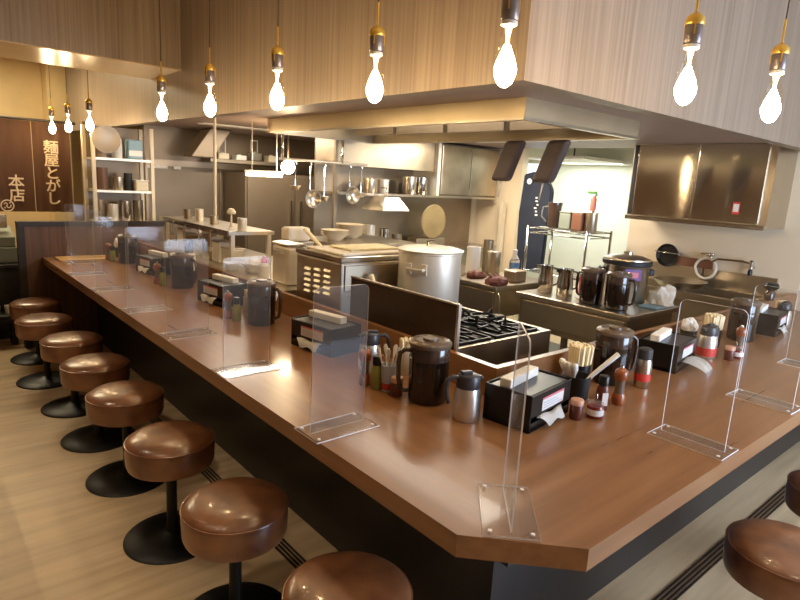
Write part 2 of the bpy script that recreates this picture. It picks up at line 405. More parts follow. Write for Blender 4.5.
# ================================================================== PENDANTS
def make_pendant(ztop):
    r = thing('pendant_lamp', '', 'pendant lamp')
    g = MB(); g.lathe([(.013, .118), (.014, .105), (.018, .085), (.0275, .055), (.0335, .025), (.0345, .005), (.032, -.015), (.0235, -.036), (.011, -.047), (0, -.050)], n=24)
    b = g.build('bulb', 'bglass', r)
    MB().lathe([(0, .070), (.008, .064), (.015, .048), (.025, .024), (.0308, .003), (.029, -.014), (.021, -.034), (.009, -.0445), (0, -.046)], n=24).build('filament', 'bulb', b)
    MB().lathe([(.005, .06), (.005, .085), (.010, .112)], n=10).build('stem', 'bulb_stem', b)
    MB().lathe([(.018, .112), (.023, .115), (.023, .124), (.018, .127)], n=20).build('collar', 'white', r)
    MB().lathe([(.0235, .127), (.025, .130), (.025, .178), (.0235, .181)], n=20).build('socket', 'socket', r)
    c = MB(); c.lathe([(.026, .178), (.028, .182), (.026, .198), (.014, .210), (.006, .214)], n=20)
    c.lathe([(.004, .21), (.004, .29)], n=8)
    for a in range(3):
        c.box(-.002, .002, .025, .028, .150, .185, mtx=Rm(a*2.1, 'Z'))
    c.build('cap', 'brass', r)
    MB().tube([(0, 0, .29), (.001, 0, .5), (0, 0, ztop)], .0022, 6).build('cord', 'cord', r)
    return r
ZB = 1.895
pd = make_pendant(CH-ZB)
pl = [((1.318, 1.128), 'lit bare bulb pendant hanging over the counter corner, largest in the picture'),
      ((1.352, 1.755), 'lit bare bulb pendant, first one left of the corner bulb'),
      ((1.30, 2.37), 'lit bare bulb pendant, second one left of the corner bulb'),
      ((1.29, 3.05), 'lit bare bulb pendant, third one left of the corner bulb'),
      ((1.27, 3.70), 'lit bare bulb pendant, fourth one left of the corner bulb, before the beam'),
      ((1.33, 5.62), 'lit bare bulb pendant, nearest of the far three, beside the steel rack'),
      ((1.30, 6.25), 'lit bare bulb pendant, middle one of the far three by the brown curtain'),
      ((1.28, 6.85), 'lit bare bulb pendant, farthest of all, in front of the curtain writing'),
      ((1.835, .865), 'lit bare bulb pendant, first one right of the corner bulb'),
      ((2.35, .80), 'lit bare bulb pendant, rightmost, over the right counter')]
for i, ((x, y), lb) in enumerate(pl):
    if i == 0: pd.location = (x, y, ZB); pd['label'] = lb; pd['group'] = 'bare bulb pendants'
    else: dup(pd, (x, y, ZB), None, lb, 'bare bulb pendants')

# ================================================================== ACRYLIC DIVIDERS
def rrect(w, h, r, n=5):
    # upright outline, rounded top corners: (u, z)
    pts = [(-w/2, 0), (w/2, 0)]
    for k in range(n+1):
        a = k*PI/2/n; pts.append((w/2-r+r*math.cos(a), h-r+r*math.sin(a)))
    for k in range(n+1):
        a = PI/2+k*PI/2/n; pts.append((-w/2+r+r*math.cos(a), h-r+r*math.sin(a)))
    return pts
def make_divider():
    # panel lies in local x-z, base flat
    r = thing('acrylic_divider', '', 'divider')
    m = Matrix(((1, 0, 0, 0), (0, 0, -1, 0), (0, 1, 0, 0), (0, 0, 0, 1)))
    MB().prism(rrect(.208, .466, .022), -.002, .002, 0, T(0, 0, .004) @ m, 1).build('panel', ['acrylic', 'acr_edge'], r)
    MB().prism([(-.122, -.068), (.122, -.068), (.122, .068), (-.122, .068)], 0, .004, 0, None, 1).build('base_plate', ['acrylic', 'acr_edge'], r)
    for sx in (-1, 1):
        for sy in (-1, 1): MB().cyl((sx*.104, sy*.050, .004), .0055, .0025, 10).build('bolt', 'acr_edge', r)
    return r
dv = make_divider()
dl = [((1.115, .825), math.radians(45), 'clear acrylic divider standing on the clipped corner, seen edge-on'),
      ((1.045, 1.475), 0, 'clear acrylic divider, nearest one on the long left counter'),
      ((1.062, 2.16), .02, 'clear acrylic divider, second nearest on the long left counter'),
      ((1.062, 2.80), 0, 'clear acrylic divider, third nearest on the long left counter'),
      ((1.062, 3.42), 0, 'clear acrylic divider, fourth nearest on the left counter'),
      ((1.062, 4.10), 0, 'clear acrylic divider, third from the far end of the left counter'),
      ((1.062, 4.75), 0, 'clear acrylic divider, second from the far end of the left counter'),
      ((1.15, 5.33), 0, 'clear acrylic divider farthest away, near the partition'),
      ((1.965, .735), PI/2, 'clear acrylic divider, nearest one on the right counter'),
      ((2.64, .738), PI/2-.03, 'clear acrylic divider, middle one on the right counter'),
      ((3.42, .79), PI/2, 'clear acrylic divider, farthest right, cut by the photo edge')]
for i, ((x, y), a, lb) in enumerate(dl):
    if i == 0: dv.location = (x, y, .7806); dv.rotation_euler = (0, 0, a); dv['label'] = lb; dv['group'] = 'acrylic dividers'
    else: dup(dv, (x, y, .7806), a, lb, 'acrylic dividers')

# ================================================================== TABLEWARE PROTOTYPES
def make_jug():
    # handle towards local -x
    r = thing('tea_jug', '', 'jug')
    b = MB(); b.lathe([(0, 0), (.066, 0), (.071, .004), (.073, .02), (.075, .15), (.074, .165)], n=32)
    b.build('body', 'tea', r)
    u = MB(); u.lathe([(.074, .165), (.075, .21), (.073, .214)], n=32); u.lathe([(.0765, .163), (.0765, .170), (.0745, .170)], n=32)
    u.build('neck', 'jug_up', r)
    l = MB(); l.lathe([(.077, .212), (.079, .216), (.079, .226), (.072, .234), (.060, .238), (.055, .232), (.03, .232), (.028, .242), (0, .243)], n=32)
    l.build('lid', 'lidgrey', r)
    h = MB(); h.tube([(-.070, 0, .195), (-.095, 0, .198), (-.112, 0, .185), (-.117, 0, .15), (-.115, 0, .09), (-.107, 0, .05), (-.090, 0, .040), (-.070, 0, .042)], [.008, .009, .009, .009, .009, .008, .008, .007], 10)
    h.build('handle', 'jug_up', r)
    return r
def make_thermos(label_red=False):
    r = thing('thermos_pot', '', 'thermos')
    MB().lathe([(0, 0), (.044, 0), (.047, .004), (.0485, .03), (.048, .08), (.044, .105), (.040, .118)], n=32).build('body', 'steel_t', r)
    l = MB(); l.lathe([(.041, .116), (.042, .120), (.040, .150), (.036, .160), (.024, .165), (0, .166)], n=28)
    l.bbox(.030, .052, -.012, .012, .140, .156, .005)
    l.bbox(-.03, .012, -.012, .012, .163, .174, .004)
    l.build('lid', 'greylid', r)
    MB().tube([(-.036, 0, .150), (-.060, 0, .154), (-.076, 0, .142), (-.080, 0, .115), (-.076, 0, .085), (-.068, 0, .06)], [.008, .009, .009, .008, .008, .006], 10).build('handle', 'greylid', r)
    if label_red:
        MB().lathe([(.0492, .012), (.0496, .03), (.0492, .055)], n=32, caps=False).build('label', 'red', r)
    return r
def make_mill():
    r = thing('pepper_mill', '', 'pepper mill')
    MB().lathe([(0, 0), (.023, 0), (.025, .006), (.025, .034), (.020, .044)], n=24).build('base', 'millwood', r)
    MB().lathe([(.019, .042), (.017, .07), (.019, .098)], n=24).build('glass_barrel', 'lidgrey', r)
    MB().lathe([(.020, .096), (.024, .104), (.026, .120), (.023, .134), (.014, .142), (.008, .143)], n=24).build('head', 'millwood', r)
    MB().lathe([(.007, .142), (.008, .148), (.005, .154), (0, .156)], n=12).build('knob', 'chrome', r)
    return r
def make_bottle(content='green', hgt=1.0):
    r = thing('condiment_bottle', '', 'bottle')
    MB().lathe([(0, 0), (.022, 0), (.024, .004), (.023, .07*hgt), (.021, .085*hgt), (.016, .095*hgt)], n=24).build('body', content, r)
    MB().lathe([(.017, .094*hgt), (.019, .096*hgt), (.019, .128*hgt), (.017, .131*hgt), (0, .131*hgt)], n=20).build('cap', 'black', r)
    return r
def make_jar(body='brownjar'):
    r = thing('spice_jar', '', 'jar')
    MB().lathe([(0, 0), (.021, 0), (.023, .003), (.023, .052), (.021, .056)], n=24).build('body', body, r)
    MB().lathe([(.0235, .054), (.024, .057), (.024, .070), (.022, .073), (0, .074)], n=24).build('lid', 'pinklid', r)
    return r
def make_sauce():
    r = thing('sauce_jar', '', 'jar')
    MB().lathe([(0, 0), (.026, 0), (.030, .006), (.030, .038), (.026, .045)], n=24).build('body', 'redjar', r)
    MB().lathe([(.0305, .012), (.0308, .034)], n=24, caps=False).build('label', 'label', r)
    MB().lathe([(.027, .044), (.029, .047), (.028, .056), (.015, .060), (0, .061)], n=24).build('lid', 'clearp', r)
    MB().tube([(.005, 0, .058), (.012, .004, .085)], .0025, 6).build('spoon_handle', 'chrome', r)
    return r
def make_chop(cup='black', cr=.034, ch=.10, n=60, fh=.165, name='chopstick_holder'):
    r = thing(name, '', 'chopstick holder')
    MB().lathe([(0, 0), (cr*.85, 0), (cr*.9, .003), (cr, ch), (cr*.93, ch), (cr*.83, .006), (0, .006)], n=24).build('cup', cup, r)
    s = MB()
    for k in range(n):
        a = random.uniform(0, 2*PI); q = cr*.72*math.sqrt(random.random())
        x, y = q*math.cos(a), q*math.sin(a); h = fh+random.uniform(-.006, .006)
        f = 1.35
        mt = Matrix(((1, 0, (f-1)*x/h, 0), (0, 1, (f-1)*y/h, 0), (0, 0, 1, 0), (0, 0, 0, 1)))
        s.box(x-.0045, x+.0045, y-.0045, y+.0045, .008, h, mtx=mt @ Matrix.Identity(4))
    c = s.build('chopsticks', 'chop', r); c['kind'] = 'stuff'
    return r
def crumple(r, h, n=9, seed=1, sx=1., sy=1.):
    rnd = random.Random(seed); t = bmesh.new(); bmesh.ops.create_icosphere(t, subdivisions=3, radius=1)
    ds = [(Vector((rnd.uniform(-1, 1), rnd.uniform(-1, 1), rnd.uniform(-.2, 1))).normalized(), rnd.uniform(.1, .4), rnd.uniform(2, 5)) for _ in range(n)]
    for v in t.verts:
        k = 1
        for d, a, p in ds: k += a*(max(0, v.co.dot(d))**(p*3))-.05*math.sin(p*3*v.co.dot(d))
        v.co = Vector((v.co.x*k*r*sx, v.co.y*k*r*sy, max(-.02, v.co.z)*k*h))
    zmin = min(v.co.z for v in t.verts)
    for v in t.verts: v.co.z -= zmin
    for f in t.faces: f.smooth = False
    return t
def tissue_sheet(L=.075, W=.07, seed=0):
    # a limp sheet that comes out of a slot (+... towards -y) and droops
    t = bmesh.new(); nx, ny = 8, 10; rnd = random.Random(seed); g = []
    for j in range(ny+1):
        row = []
        for i in range(nx+1):
            u = i/nx-.5; v = j/ny
            row.append(t.verts.new((u*W*(1-.35*v)+.012*math.sin(3*v+seed), -v*L*(1-.25*v)-.002, -.026*v*v*(1+.6*abs(u))+.004*math.sin(9*u+4*v+seed))))
        g.append(row)
    for j in range(ny):
        for i in range(nx):
            f = t.faces.new((g[j][i], g[j][i+1], g[j+1][i+1], g[j+1][i])); f.smooth = True
    bmesh.ops.solidify(t, geom=t.faces[:], thickness=.0015)
    return t
def make_caddy(seed=0):
    # black tissue caddy, front towards -y; width .27, depth .17, height .125
    r = thing('tissue_caddy', '', 'tissue caddy')
    b = MB(); W, D, H = .145, .092, .132
    b.bbox(-W, W, -D, D, 0, .02, .003)
    b.bbox(-W, -W+.006, -D, D, 0, H, .002).bbox(W-.006, W, -D, D, 0, H, .002)
    b.bbox(-W, W, D-.006, D, 0, H, .002).bbox(-W, W, -D, -D+.006, 0, .032, .002).bbox(-W, W, -D, -D+.006, .052, H-.004, .002)
    b.bbox(-W+.006, W-.006, -D+.007, D-.006, .049, .053, .001)
    b.build('box', 'black', r)
    MB().bbox(-W+.010, W-.010, -D+.010, D-.010, .053, .127, .004).build('menu_stack', 'greylid', r)
    l = MB().box(-.070, .085, -D-.0016, -D-.0004, .062, .108); lo = l.build('label', 'label', r)
    MB().box(-.070, .085, -D-.0022, -D-.0016, .102, .109).build('label_stripe', 'pinklabel', lo)
    d = MB()
    for k in range(3): d.box(-.06, .07-.02*k, -D-.0021, -D-.0017, .070+.009*k, .0725+.009*k)
    d.build('label_print', 'bluecup', lo)
    q = MB(); q.merge(tissue_sheet(.085, .15, seed), 0, T(.0, -D+.004, .044)); q.build('tissue', 'tissue', r)
    w_ = MB(); w_.bbox(-.13, .085, -.022, .022, .1275, .160, .004, mtx=T(0, .03, 0) @ Rm(.06, 'Z')); w_.build('napkin_pack', 'paper', r)
    return r

jug = make_jug(); thermos = make_thermos(); mill = make_mill(); bott = make_bottle(); jar = make_jar(); sauce = make_sauce(); chop = make_chop('black', .048, .10, 90, .175); caddy = make_caddy(2)
ZC = .7806
def place(o, x, y, rz, label, group=None, z=ZC):
    """first use moves the prototype itself"""
    if not o.get('used'):
        o['used'] = 1; o.location = (x, y, z); o.rotation_euler = (0, 0, rz); o['label'] = label
        if group: o['group'] = group
        return o
    return dup(o, (x, y, z), rz, label, group)
GJ, GM, GC, GP = 'tea jugs on the counter', 'pepper mills on the counter', 'tissue caddies on the counter', 'chopstick holders on the counter'
# --- corner group
place(jug, 1.467, 1.50, math.radians(-28), 'dark tea jug with grey lid standing left of the steel thermos, nearest the corner', GJ)
place(thermos, 1.462, 1.296, math.radians(-25)+PI*0, 'brushed steel thermos pot with dark grey lid, left of the corner tissue caddy', 'thermos pots')
place(caddy, 1.672, 1.195, math.radians(8), 'black tissue caddy on the counter corner, white napkins on top', GC)
place(mill, 1.372, 1.765, 0, 'wooden pepper mill beside the green-filled bottle, left of the big jug', GM)
place(bott, 1.385, 1.703, 0, 'small black-capped bottle with green herbs beside a wooden mill', 'condiment bottles')
j = place(jar, 1.398, 1.597, 0, 'small brown jar with pinkish lid at the foot of the big tea jug', 'brown spice jars')
# blue-grey cup with straws
r = thing('straw_cup', 'blue-grey cup holding white spoons between the green bottle and tea jug', 'cup', (1.405, 1.658, ZC))
MB().lathe([(0, 0), (.022, 0), (.026, .04), (.030, .105), (.0275, .105), (.022, .01), (0, .01)], n=24).build('cup', 'bluecup', r)
MB().lathe([(.0232, .008), (.0262, .034)], n=24, caps=False).build('label', 'red', r)
s = MB()
for k, (a, q) in enumerate(((.2, .25), (1.5, .18), (2.6, .3), (3.9, .22), (5.1, .28))):
    d = Vector((math.cos(a)*q, math.sin(a)*q, 1)).normalized()
    p0 = Vector((0, 0, .02)); p1 = p0+d*.11; p2 = p0+d*.15
    s.tube([p0, p1, p2, p2+d*.012], [.003, .003, .009, .004], 8)
s.build('spoons', 'white', r)
chop2 = make_chop('cream', .036, .11, 50, .15)
place(chop2, 1.60, 1.78, 0, 'cream chopstick holder behind the big tea jug', GP)
th_b = dup(thermos, (1.50, 1.90, ZC), math.radians(150), 'black-lidded thermos pot behind the wooden mill, handle to the left', 'thermos pots')
# right of the corner caddy
cb = thing('utensil_cup', 'black oval cup holding white serving spoons, right of the corner caddy', 'cup', (1.985, 1.20, ZC))
MB().lathe([(0, 0), (.046, 0), (.048, .004), (.054, .095), (.050, .095), (.044, .01), (0, .01)], n=28).build('cup', 'blackmat', cb)
s = MB()
s.tube([(0, -.02, .05), (.03, -.05, .105), (.112, -.10, .188)], [.006, .0085, .010], 10)
for k, a in enumerate((2.3, 2.8, 3.2, 3.7)):
    d = Vector((math.cos(a)*.55, math.sin(a)*.5, 1)).normalized(); p = Vector((-.02, 0, .05))
    s.tube([p, p+d*.06, p+d*.09, p+d*.115, p+d*.125], [.004, .006, .014, .013, .004], 8)
s.build('spoons', 'white', cb)
place(chop, 2.115, 1.275, 0, 'black holder packed with wooden chopsticks behind the white spoons', GP)
dup(jar, (1.80, 1.075, ZC), 1., 'small brown jar with pale lid in front of the black utensil cup', 'brown spice jars')
place(sauce, 1.875, 1.045, 0, 'red chilli sauce jar with white label and tiny spoon, near the corner caddy', 'sauce jars')
bott2 = make_bottle('brownjar', 1.0); 
MB().box(.0225, .0245, -.010, .012, .02, .07).build('label', 'label', bott2)
place(bott2, 1.968, 1.075, 4.1, 'dark condiment bottle with black cap and white label beside the red sauce jar', 'condiment bottles')
dup(mill, (2.078, 1.068, ZC), .5, 'wooden pepper mill in front of the second jug, right of the corner', GM)
dup(jug, (2.30, 1.235, ZC), math.radians(155), 'dark tea jug with grey lid behind the wooden mill on right counter', GJ)
# soy bottle
def make_soy():
    r = thing('red_label_bottle', '', 'bottle')
    MB().lathe([(0, 0), (.030, 0), (.033, .004), (.033, .10), (.028, .125)], n=24).build('body', 'steel', r)
    MB().lathe([(.0335, .03), (.0335, .062)], n=24, caps=False).build('label', 'red', r)
    MB().lathe([(.029, .123), (.030, .13), (.029, .165), (.02, .17), (0, .171)], n=24).build('cap', 'greylid', r)
    return r
soy = make_soy()
place(soy, 2.36, 1.12, 0, 'steel bottle with red band beside the handle of the second jug', 'red-banded bottles')
dup(caddy, (2.80, 1.228, ZC), math.radians(8), 'black tissue caddy with white tissue trailing out, middle of the right counter', GC)
dup(thermos, (3.12, 1.17, ZC), math.radians(170), 'steel thermos pot beside the middle caddy, handle to the right', 'thermos pots')
lb = MB().lathe([(.0492, .012), (.0496, .03), (.0492, .055)], n=32, caps=False)
tr = [o for o in COL.objects if o.get('label') == 'steel thermos pot beside the middle caddy, handle to the right'][0]
lb.build('label', 'red', tr)
def retissue(label_part, L, W, seed, drop=1.):
    for o in COL.objects:
        if label_part in str(o.get('label', '')):
            for c in o.children:
                if c.name.startswith('tissue'):
                    q = MB(); q.merge(tissue_sheet(L, W, seed), 0, T(.0, -.088, .046)); t_ = q.build('tissue', 'tissue'); c.data = t_.data; bpy.data.objects.remove(t_)
retissue('middle of the right counter', .15, .17, 1)
retissue('on the counter corner, white napkins', .035, .18, 4)
nc = thing('napkin_cup', 'dark cup stuffed with crumpled white napkins behind the right thermos', 'cup', (3.17, 1.29, ZC))
MB().lathe([(0, 0), (.036, 0), (.043, .11), (.039, .11), (.034, .01), (0, .01)], n=24).build('cup', 'blackmat', nc)
q = MB(); q.merge(crumple(.036, .06, 9, 3), 0, T(0, 0, .105)); q.build('napkins', 'tissue', nc)
dup(chop, (3.38, 1.25, ZC), 1, 'black holder of wooden chopsticks left of the third jug on the right', GP)
dup(mill, (3.36, 1.10, ZC), 1, 'wooden pepper mill right of the red-banded thermos on the right counter', GM)
dup(sauce, (3.26, 1.07, ZC), 1.2, 'red sauce jar beside the mill, middle of the right counter', 'sauce jars')
dup(jar, (3.17, 1.075, ZC), 1.2, 'small brown spice jar at the foot of the red-banded thermos', 'brown spice jars')
dup(jug, (3.72, 1.22, ZC), math.radians(200), 'dark tea jug farthest right, left of the last tissue caddy', GJ)
dup(caddy, (4.12, 1.225, ZC), math.radians(6), 'black tissue caddy farthest right on the right counter', GC)
dup(thermos, (4.36, 1.2, ZC), math.radians(170), 'steel thermos pot at the right edge, beyond the last caddy', 'thermos pots')
dup(chop2, (4.50, 1.26, ZC), 0, 'cream chopstick holder at the right edge of the photo', GP)
dup(mill, (4.55, 1.10, ZC), 2, 'wooden pepper mill at the right edge, in front of the cream holder', GM)
kk = thing('round_knob_lid', 'black round-topped jar on the ledge at the right edge', 'jar', (4.62, 1.375, .905))
MB().lathe([(0, 0), (.03, 0), (.033, .05), (.02, .07)], n=20).build('body', 'jug_up', kk)
MB().lathe([(.02, .068), (.045, .085), (.05, .10), (.04, .12), (0, .128)], n=20).build('lid', 'black', kk)

# --- left arm groups
def leftgroup(yc, a, b, c, d, e=None, mirror=False):
    dup(caddy, (1.52, yc, ZC), math.radians(-82), a, GC)
    dup(jug, (1.475, yc+.56, ZC), math.radians(120), b, GJ)
    dup(mill, (1.375, yc+.76, ZC), .3, c, GM)
    dup(bott, (1.385, yc+.675, ZC), .3, d, 'condiment bottles')
    if e: dup(chop2, (1.50, yc+.75, ZC), .3, e, GP)
leftgroup(2.27, 'black tissue caddy behind the nearest left divider, tissue hanging out', 'dark tea jug behind the second divider on the left counter',
          'wooden pepper mill left of the second jug on the left counter', 'green herb bottle left of the second jug on the left counter', 'cream chopstick holder behind the second left mill')
leftgroup(3.42, 'black tissue caddy between the second and third left jugs', 'dark tea jug behind the fourth divider on the left counter',
          'wooden pepper mill left of the third jug on the left counter', 'green herb bottle left of the third jug on the left counter', 'cream chopstick holder left of the third jug')
leftgroup(4.64, 'black tissue caddy farthest down the left counter', 'dark tea jug farthest down the left counter, near the partition',
          'wooden pepper mill nearest the partition', 'green herb bottle nearest the partition')
# white flower-like napkins between
def napkins(x, y, label, seed):
    r = thing('napkin_cup', label, 'cup', (x, y, ZC))
    MB().lathe([(0, 0), (.026, 0), (.032, .10), (.029, .10), (.024, .01), (0, .01)], n=20).build('cup', 'blackmat', r)
    q = MB(); q.merge(crumple(.03, .07, 11, seed), 0, T(0, 0, .09)); q.build('napkins', 'tissue', r)
napkins(1.59, 2.96, 'dark cup of white crumpled napkins left of the second jug', 5)
napkins(1.59, 4.12, 'dark cup of white crumpled napkins left of the third left jug', 6)
napkins(1.50, 5.55, 'dark cup of white napkins nearest the partition', 8)

# ================================================================== NEAR KITCHEN LINE (left arm, behind the ledge)
# low steel counter body along the left arm
kc = thing('kitchen_counter', 'long low steel work counter behind the left ledge, far half', 'work counter', (0, 0, 0))
MB().box(1.735, 2.42, 3.05, 5.68, .86, .90).build('worktop', 'steel', kc)
MB().box(1.76, 2.40, 3.07, 5.66, .08, .86).build('cabinet', 'steel_d', kc)
# range with two burners
rg = thing('gas_range', 'steel gas range with black iron grates beside the stock pot', 'gas range', (0, 0, 0))
x0, x1, y0, y1, zt = 1.80, 2.62, 1.77, 2.52, .83
MB().box(x0, x1, y0, y1, .12, zt-.01).build('body', 'steel_w', rg)
MB().box(x0, x1, y0, y0+.025, zt-.01, zt+.015).box(x0, x0+.025, y0+.025, y1, zt-.01, zt+.015).box(x1-.05, x1, y0+.025, y1, zt-.01, zt+.015).box(x0+.025, x1-.05, y1-.025, y1, zt-.01, zt+.015).build('rim', 'steel_w', rg)
MB().box(x0+.026, x1-.051, y0+.026, y1-.026, zt-.01, zt-.002).build('drip_tray', 'blackmat', rg)
for lx in (x0+.03, x1-.07):
    for ly in (y0+.03, y1-.07): MB().box(lx, lx+.04, ly, ly+.04, 0, .12).build('leg', 'steel_d', rg)
def grate(cx, cy, s_):
    g = MB()
    for k in range(5):
        q = -s_+2*s_*k/4
        g.box(cx+q-.006, cx+q+.006, cy-s_, cy+s_, zt+.016, zt+.028)
    for k in (-1, 1):
        g.box(cx-s_, cx+s_, cy+k*s_-.006, cy+k*s_+.006, zt+.004, zt+.027)
    for k in range(8):
        a = k*PI/4; g.box(.05, s_*.9, -.006, .006, zt+.022, zt+.036, mtx=T(cx, cy, 0) @ Rm(a+.2, 'Z'))
    g.build('grate', 'iron', rg)
    MB().lathe([(.06, zt-.002), (.055, zt+.012), (.03, zt+.016), (0, zt+.016)], (cx, cy, 0), 20).build('burner', 'iron', rg)
for cx, cy in ((2.01, 1.975), (2.38, 1.975), (2.01, 2.33), (2.38, 2.33)): grate(cx, cy, .165)
wk = thing('trivet', 'black iron pot stand on the range grate', 'pot stand', (2.36, 2.02, zt+.0368))
g = MB()
g.tube([(.07*math.cos(a*PI/8), .07*math.sin(a*PI/8), .03) for a in range(16)], .008, 6, closed=True)
for k in range(4):
    a = k*PI/2+.4; g.tube([(.07*math.cos(a), .07*math.sin(a), .03), (.115*math.cos(a), .115*math.sin(a), .045), (.12*math.cos(a), .12*math.sin(a), .006)], .009, 6)
g.build('frame', 'iron', wk)

def stockpot(name, label, loc, r_, h_, m, lid=True, rz=0, group=None):
    t = thing(name, label, 'pot', loc, rz, group)
    b = MB(); b.lathe([(0, 0), (r_*.97, 0), (r_, .01), (r_, h_), (r_+.006, h_+.004), (r_+.006, h_+.012), (r_-.006, h_+.012)]+([] if lid else [(r_-.006, .02), (0, .02)]), n=40, caps=lid)
    b.build('body', m, t)
    if lid:
        l = MB(); l.lathe([(r_+.01, h_+.012), (r_+.012, h_+.02), (r_*.9, h_+.03), (r_*.4, h_+.042), (0, h_+.045)], n=40); lo = l.build('lid', m, t)
        MB().tube([(-.045, 0, h_+.04), (-.04, 0, h_+.066), (.04, 0, h_+.066), (.045, 0, h_+.04)], .006, 8).build('lid_handle', 'chrome', lo)
    for sgn in (-1, 1):
        a = MB(); zc = h_*.78
        a.tube([(sgn*r_, -.045, zc), (sgn*(r_+.03), -.045, zc+.002), (sgn*(r_+.036), 0, zc+.002), (sgn*(r_+.03), .045, zc+.002), (sgn*r_, .045, zc)], .008, 8)
        a.bbox(sgn*r_-.004, sgn*r_+.004, -.06, -.03, zc-.03, zc+.03, .002).bbox(sgn*r_-.004, sgn*r_+.004, .03, .06, zc-.03, zc+.03, .002)
        a.build('handle', m, t)
    return t
stockpot('stock_pot', 'large battered aluminium stock pot with lid, standing on the range', (2.235, 2.335, zt+.0368), .172, .335, 'alu', rz=math.radians(203))

# dark guard plate on the ledge
gp = thing('splash_guard', 'dark brown upright splash guard plate in front of the stock pot', 'splash guard', (1.730, 1.625, 0))
MB().box(0, .008, 0, .745, .70, 1.092).build('plate', mat('guard_brown', (64, 48, 36), .35, metal=.3, var=.1), gp)
MB().box(-.004, .012, -.012, 0, .70, 1.098).box(-.004, .012, 0, .745, 1.092, 1.10).build('rim', 'steel', gp)
wb = tag(MB().bbox(-.06, .06, -.03, .03, 0, .035, .008).build('folded_towel', 'cloth'), 'small white folded towel at the foot of the stock pot, behind the guard plate', 'towel')
wb.location = (1.90, 2.0, zt+.0368); wb.rotation_euler = (0, 0, 1.2)
ws = tag(MB().tube([(0, 0, .03), (.1, .14, .14), (.12, .2, .20)], .014, 10).build('rolling_pin', 'chop'), 'pale wooden stick leaning beside the noodle boiler', 'stick')
ws.location = (1.84, 2.30, zt+.037)

# noodle boiler (louvred steel box)
nb = thing('noodle_boiler', 'square steel noodle boiler with three rows of louvres in its side', 'noodle boiler', (1.80, 2.38, 0))
bx, by, bh = .60, .60, 1.165
nb.location = (1.79, 2.545, 0)
MB().bbox(0, bx, 0, .46, .12, bh-.03, .01).build('body', 'steel', nb)
MB().bbox(-.006, bx+.006, -.006, .466, bh-.03, bh, .006).build('top_rim', 'chrome', nb)
tp = MB(); tp.bbox(.04, bx-.04, .04, .42, bh, bh+.012, .005); tp.build('lid_board', 'cloth', nb)
for c in range(3):
    lv = MB()
    for k in range(5):
        yy = .13+c*.10; zz = .955+k*.032-.008*c
        lv.prism([(0, 0), (-.010, -.012), (0, -.016)], -.03, .03, mtx=T(0, yy, zz) @ Matrix(((1, 0, 0, 0), (0, 0, 1, 0), (0, 1, 0, 0), (0, 0, 0, 1))))
    lv.build('louvre_row', 'alu', nb)
MB().bbox(.05, bx-.05, -.006, .0, .95, .958, .002).bbox(.02, bx-.02, -.01, .0, .98, 1.12, .004).build('front_panel', 'steel_w', nb)
for lx in (.02, bx-.06):
    for ly in (.02, .40): MB().box(lx, lx+.04, ly, ly+.04, 0, .12).build('leg', 'steel_d', nb)
# food & plates on the boiler / beyond
tr_ = tag(MB().bbox(-.18, .18, -.10, .12, 0, .012, .005).build('noodle_sheet', 'food'), 'pale flat food sheet on top of the noodle boiler', 'food tray')
tr_.location = (2.12, 2.77, bh+.0128)

def tin(name, label, cat, loc, r_, h_, m, rz=0, handle=False, lidm=None, group=None):
    t = thing(name, label, cat, loc, rz, group)
    MB().lathe([(0, 0), (r_*.95, 0), (r_, .006), (r_, h_), (r_*.93, h_), (r_*.9, .01), (0, .01)], n=28).build('body', m, t)
    if handle: MB().tube([(r_*.98, 0, h_*.85), (r_*1.5, 0, h_*.8), (r_*1.55, 0, h_*.35), (r_*.98, 0, h_*.25)], .006, 8).build('handle', m, t)
    if lidm: MB().lathe([(r_*1.03, h_), (r_*1.03, h_+.012), (r_*.4, h_+.02), (r_*.3, h_+.03), (0, h_+.032)], n=28).build('lid', lidm, t)
    return t
# grey steel canister left of boiler
cn = thing('steel_canister', 'tall pale steel canister left of the noodle boiler', 'canister', (1.885, 3.27, .90))
MB().bbox(-.06, .06, -.10, .10, 0, .245, .02, seg=3).build('body', 'alu', cn)
MB().bbox(-.063, .063, -.103, .103, .245, .262, .008).build('lid', 'steel', cn)
MB().tube([(-.064, -.05, .20), (-.075, -.05, .205), (-.075, .05, .205), (-.064, .05, .20)], .004, 8).build('handle', 'chrome', cn)
MB().bbox(-.05, .05, -.09, .09, -.0, .02, .002).build('foot', 'black', cn)
rb = thing('red_cap_bottle', 'white squeeze bottle with red cap beside the pale canister', 'bottle', (1.85, 3.52, .90))
MB().lathe([(0, 0), (.036, 0), (.038, .08), (.02, .10)], n=18).build('body', 'white', rb)
MB().lathe([(.022, .098), (.022, .12), (.008, .14), (0, .145)], n=16).build('cap', 'red', rb)
# dough balls / egg bowls above second jug
bw = thing('white_bowl', 'white bowl of pale food behind the second left jug', 'bowl', (1.90, 3.75, .90))
MB().lathe([(0, 0), (.05, 0), (.09, .06), (.085, .06), (.05, .01), (0, .01)], n=28).build('bowl', 'white', bw)
q = MB(); q.merge(crumple(.07, .05, 6, 12), 0, T(0, 0, .03)); q.build('food', 'food', bw)
eg = thing('white_bowl', 'small white bowl left of the bowl of pale food', 'bowl', (1.80, 3.89, .9006))
MB().lathe([(0, 0), (.04, 0), (.06, .05), (.055, .05), (.03, .01), (0, .01)], n=24).build('bowl', 'white', eg)

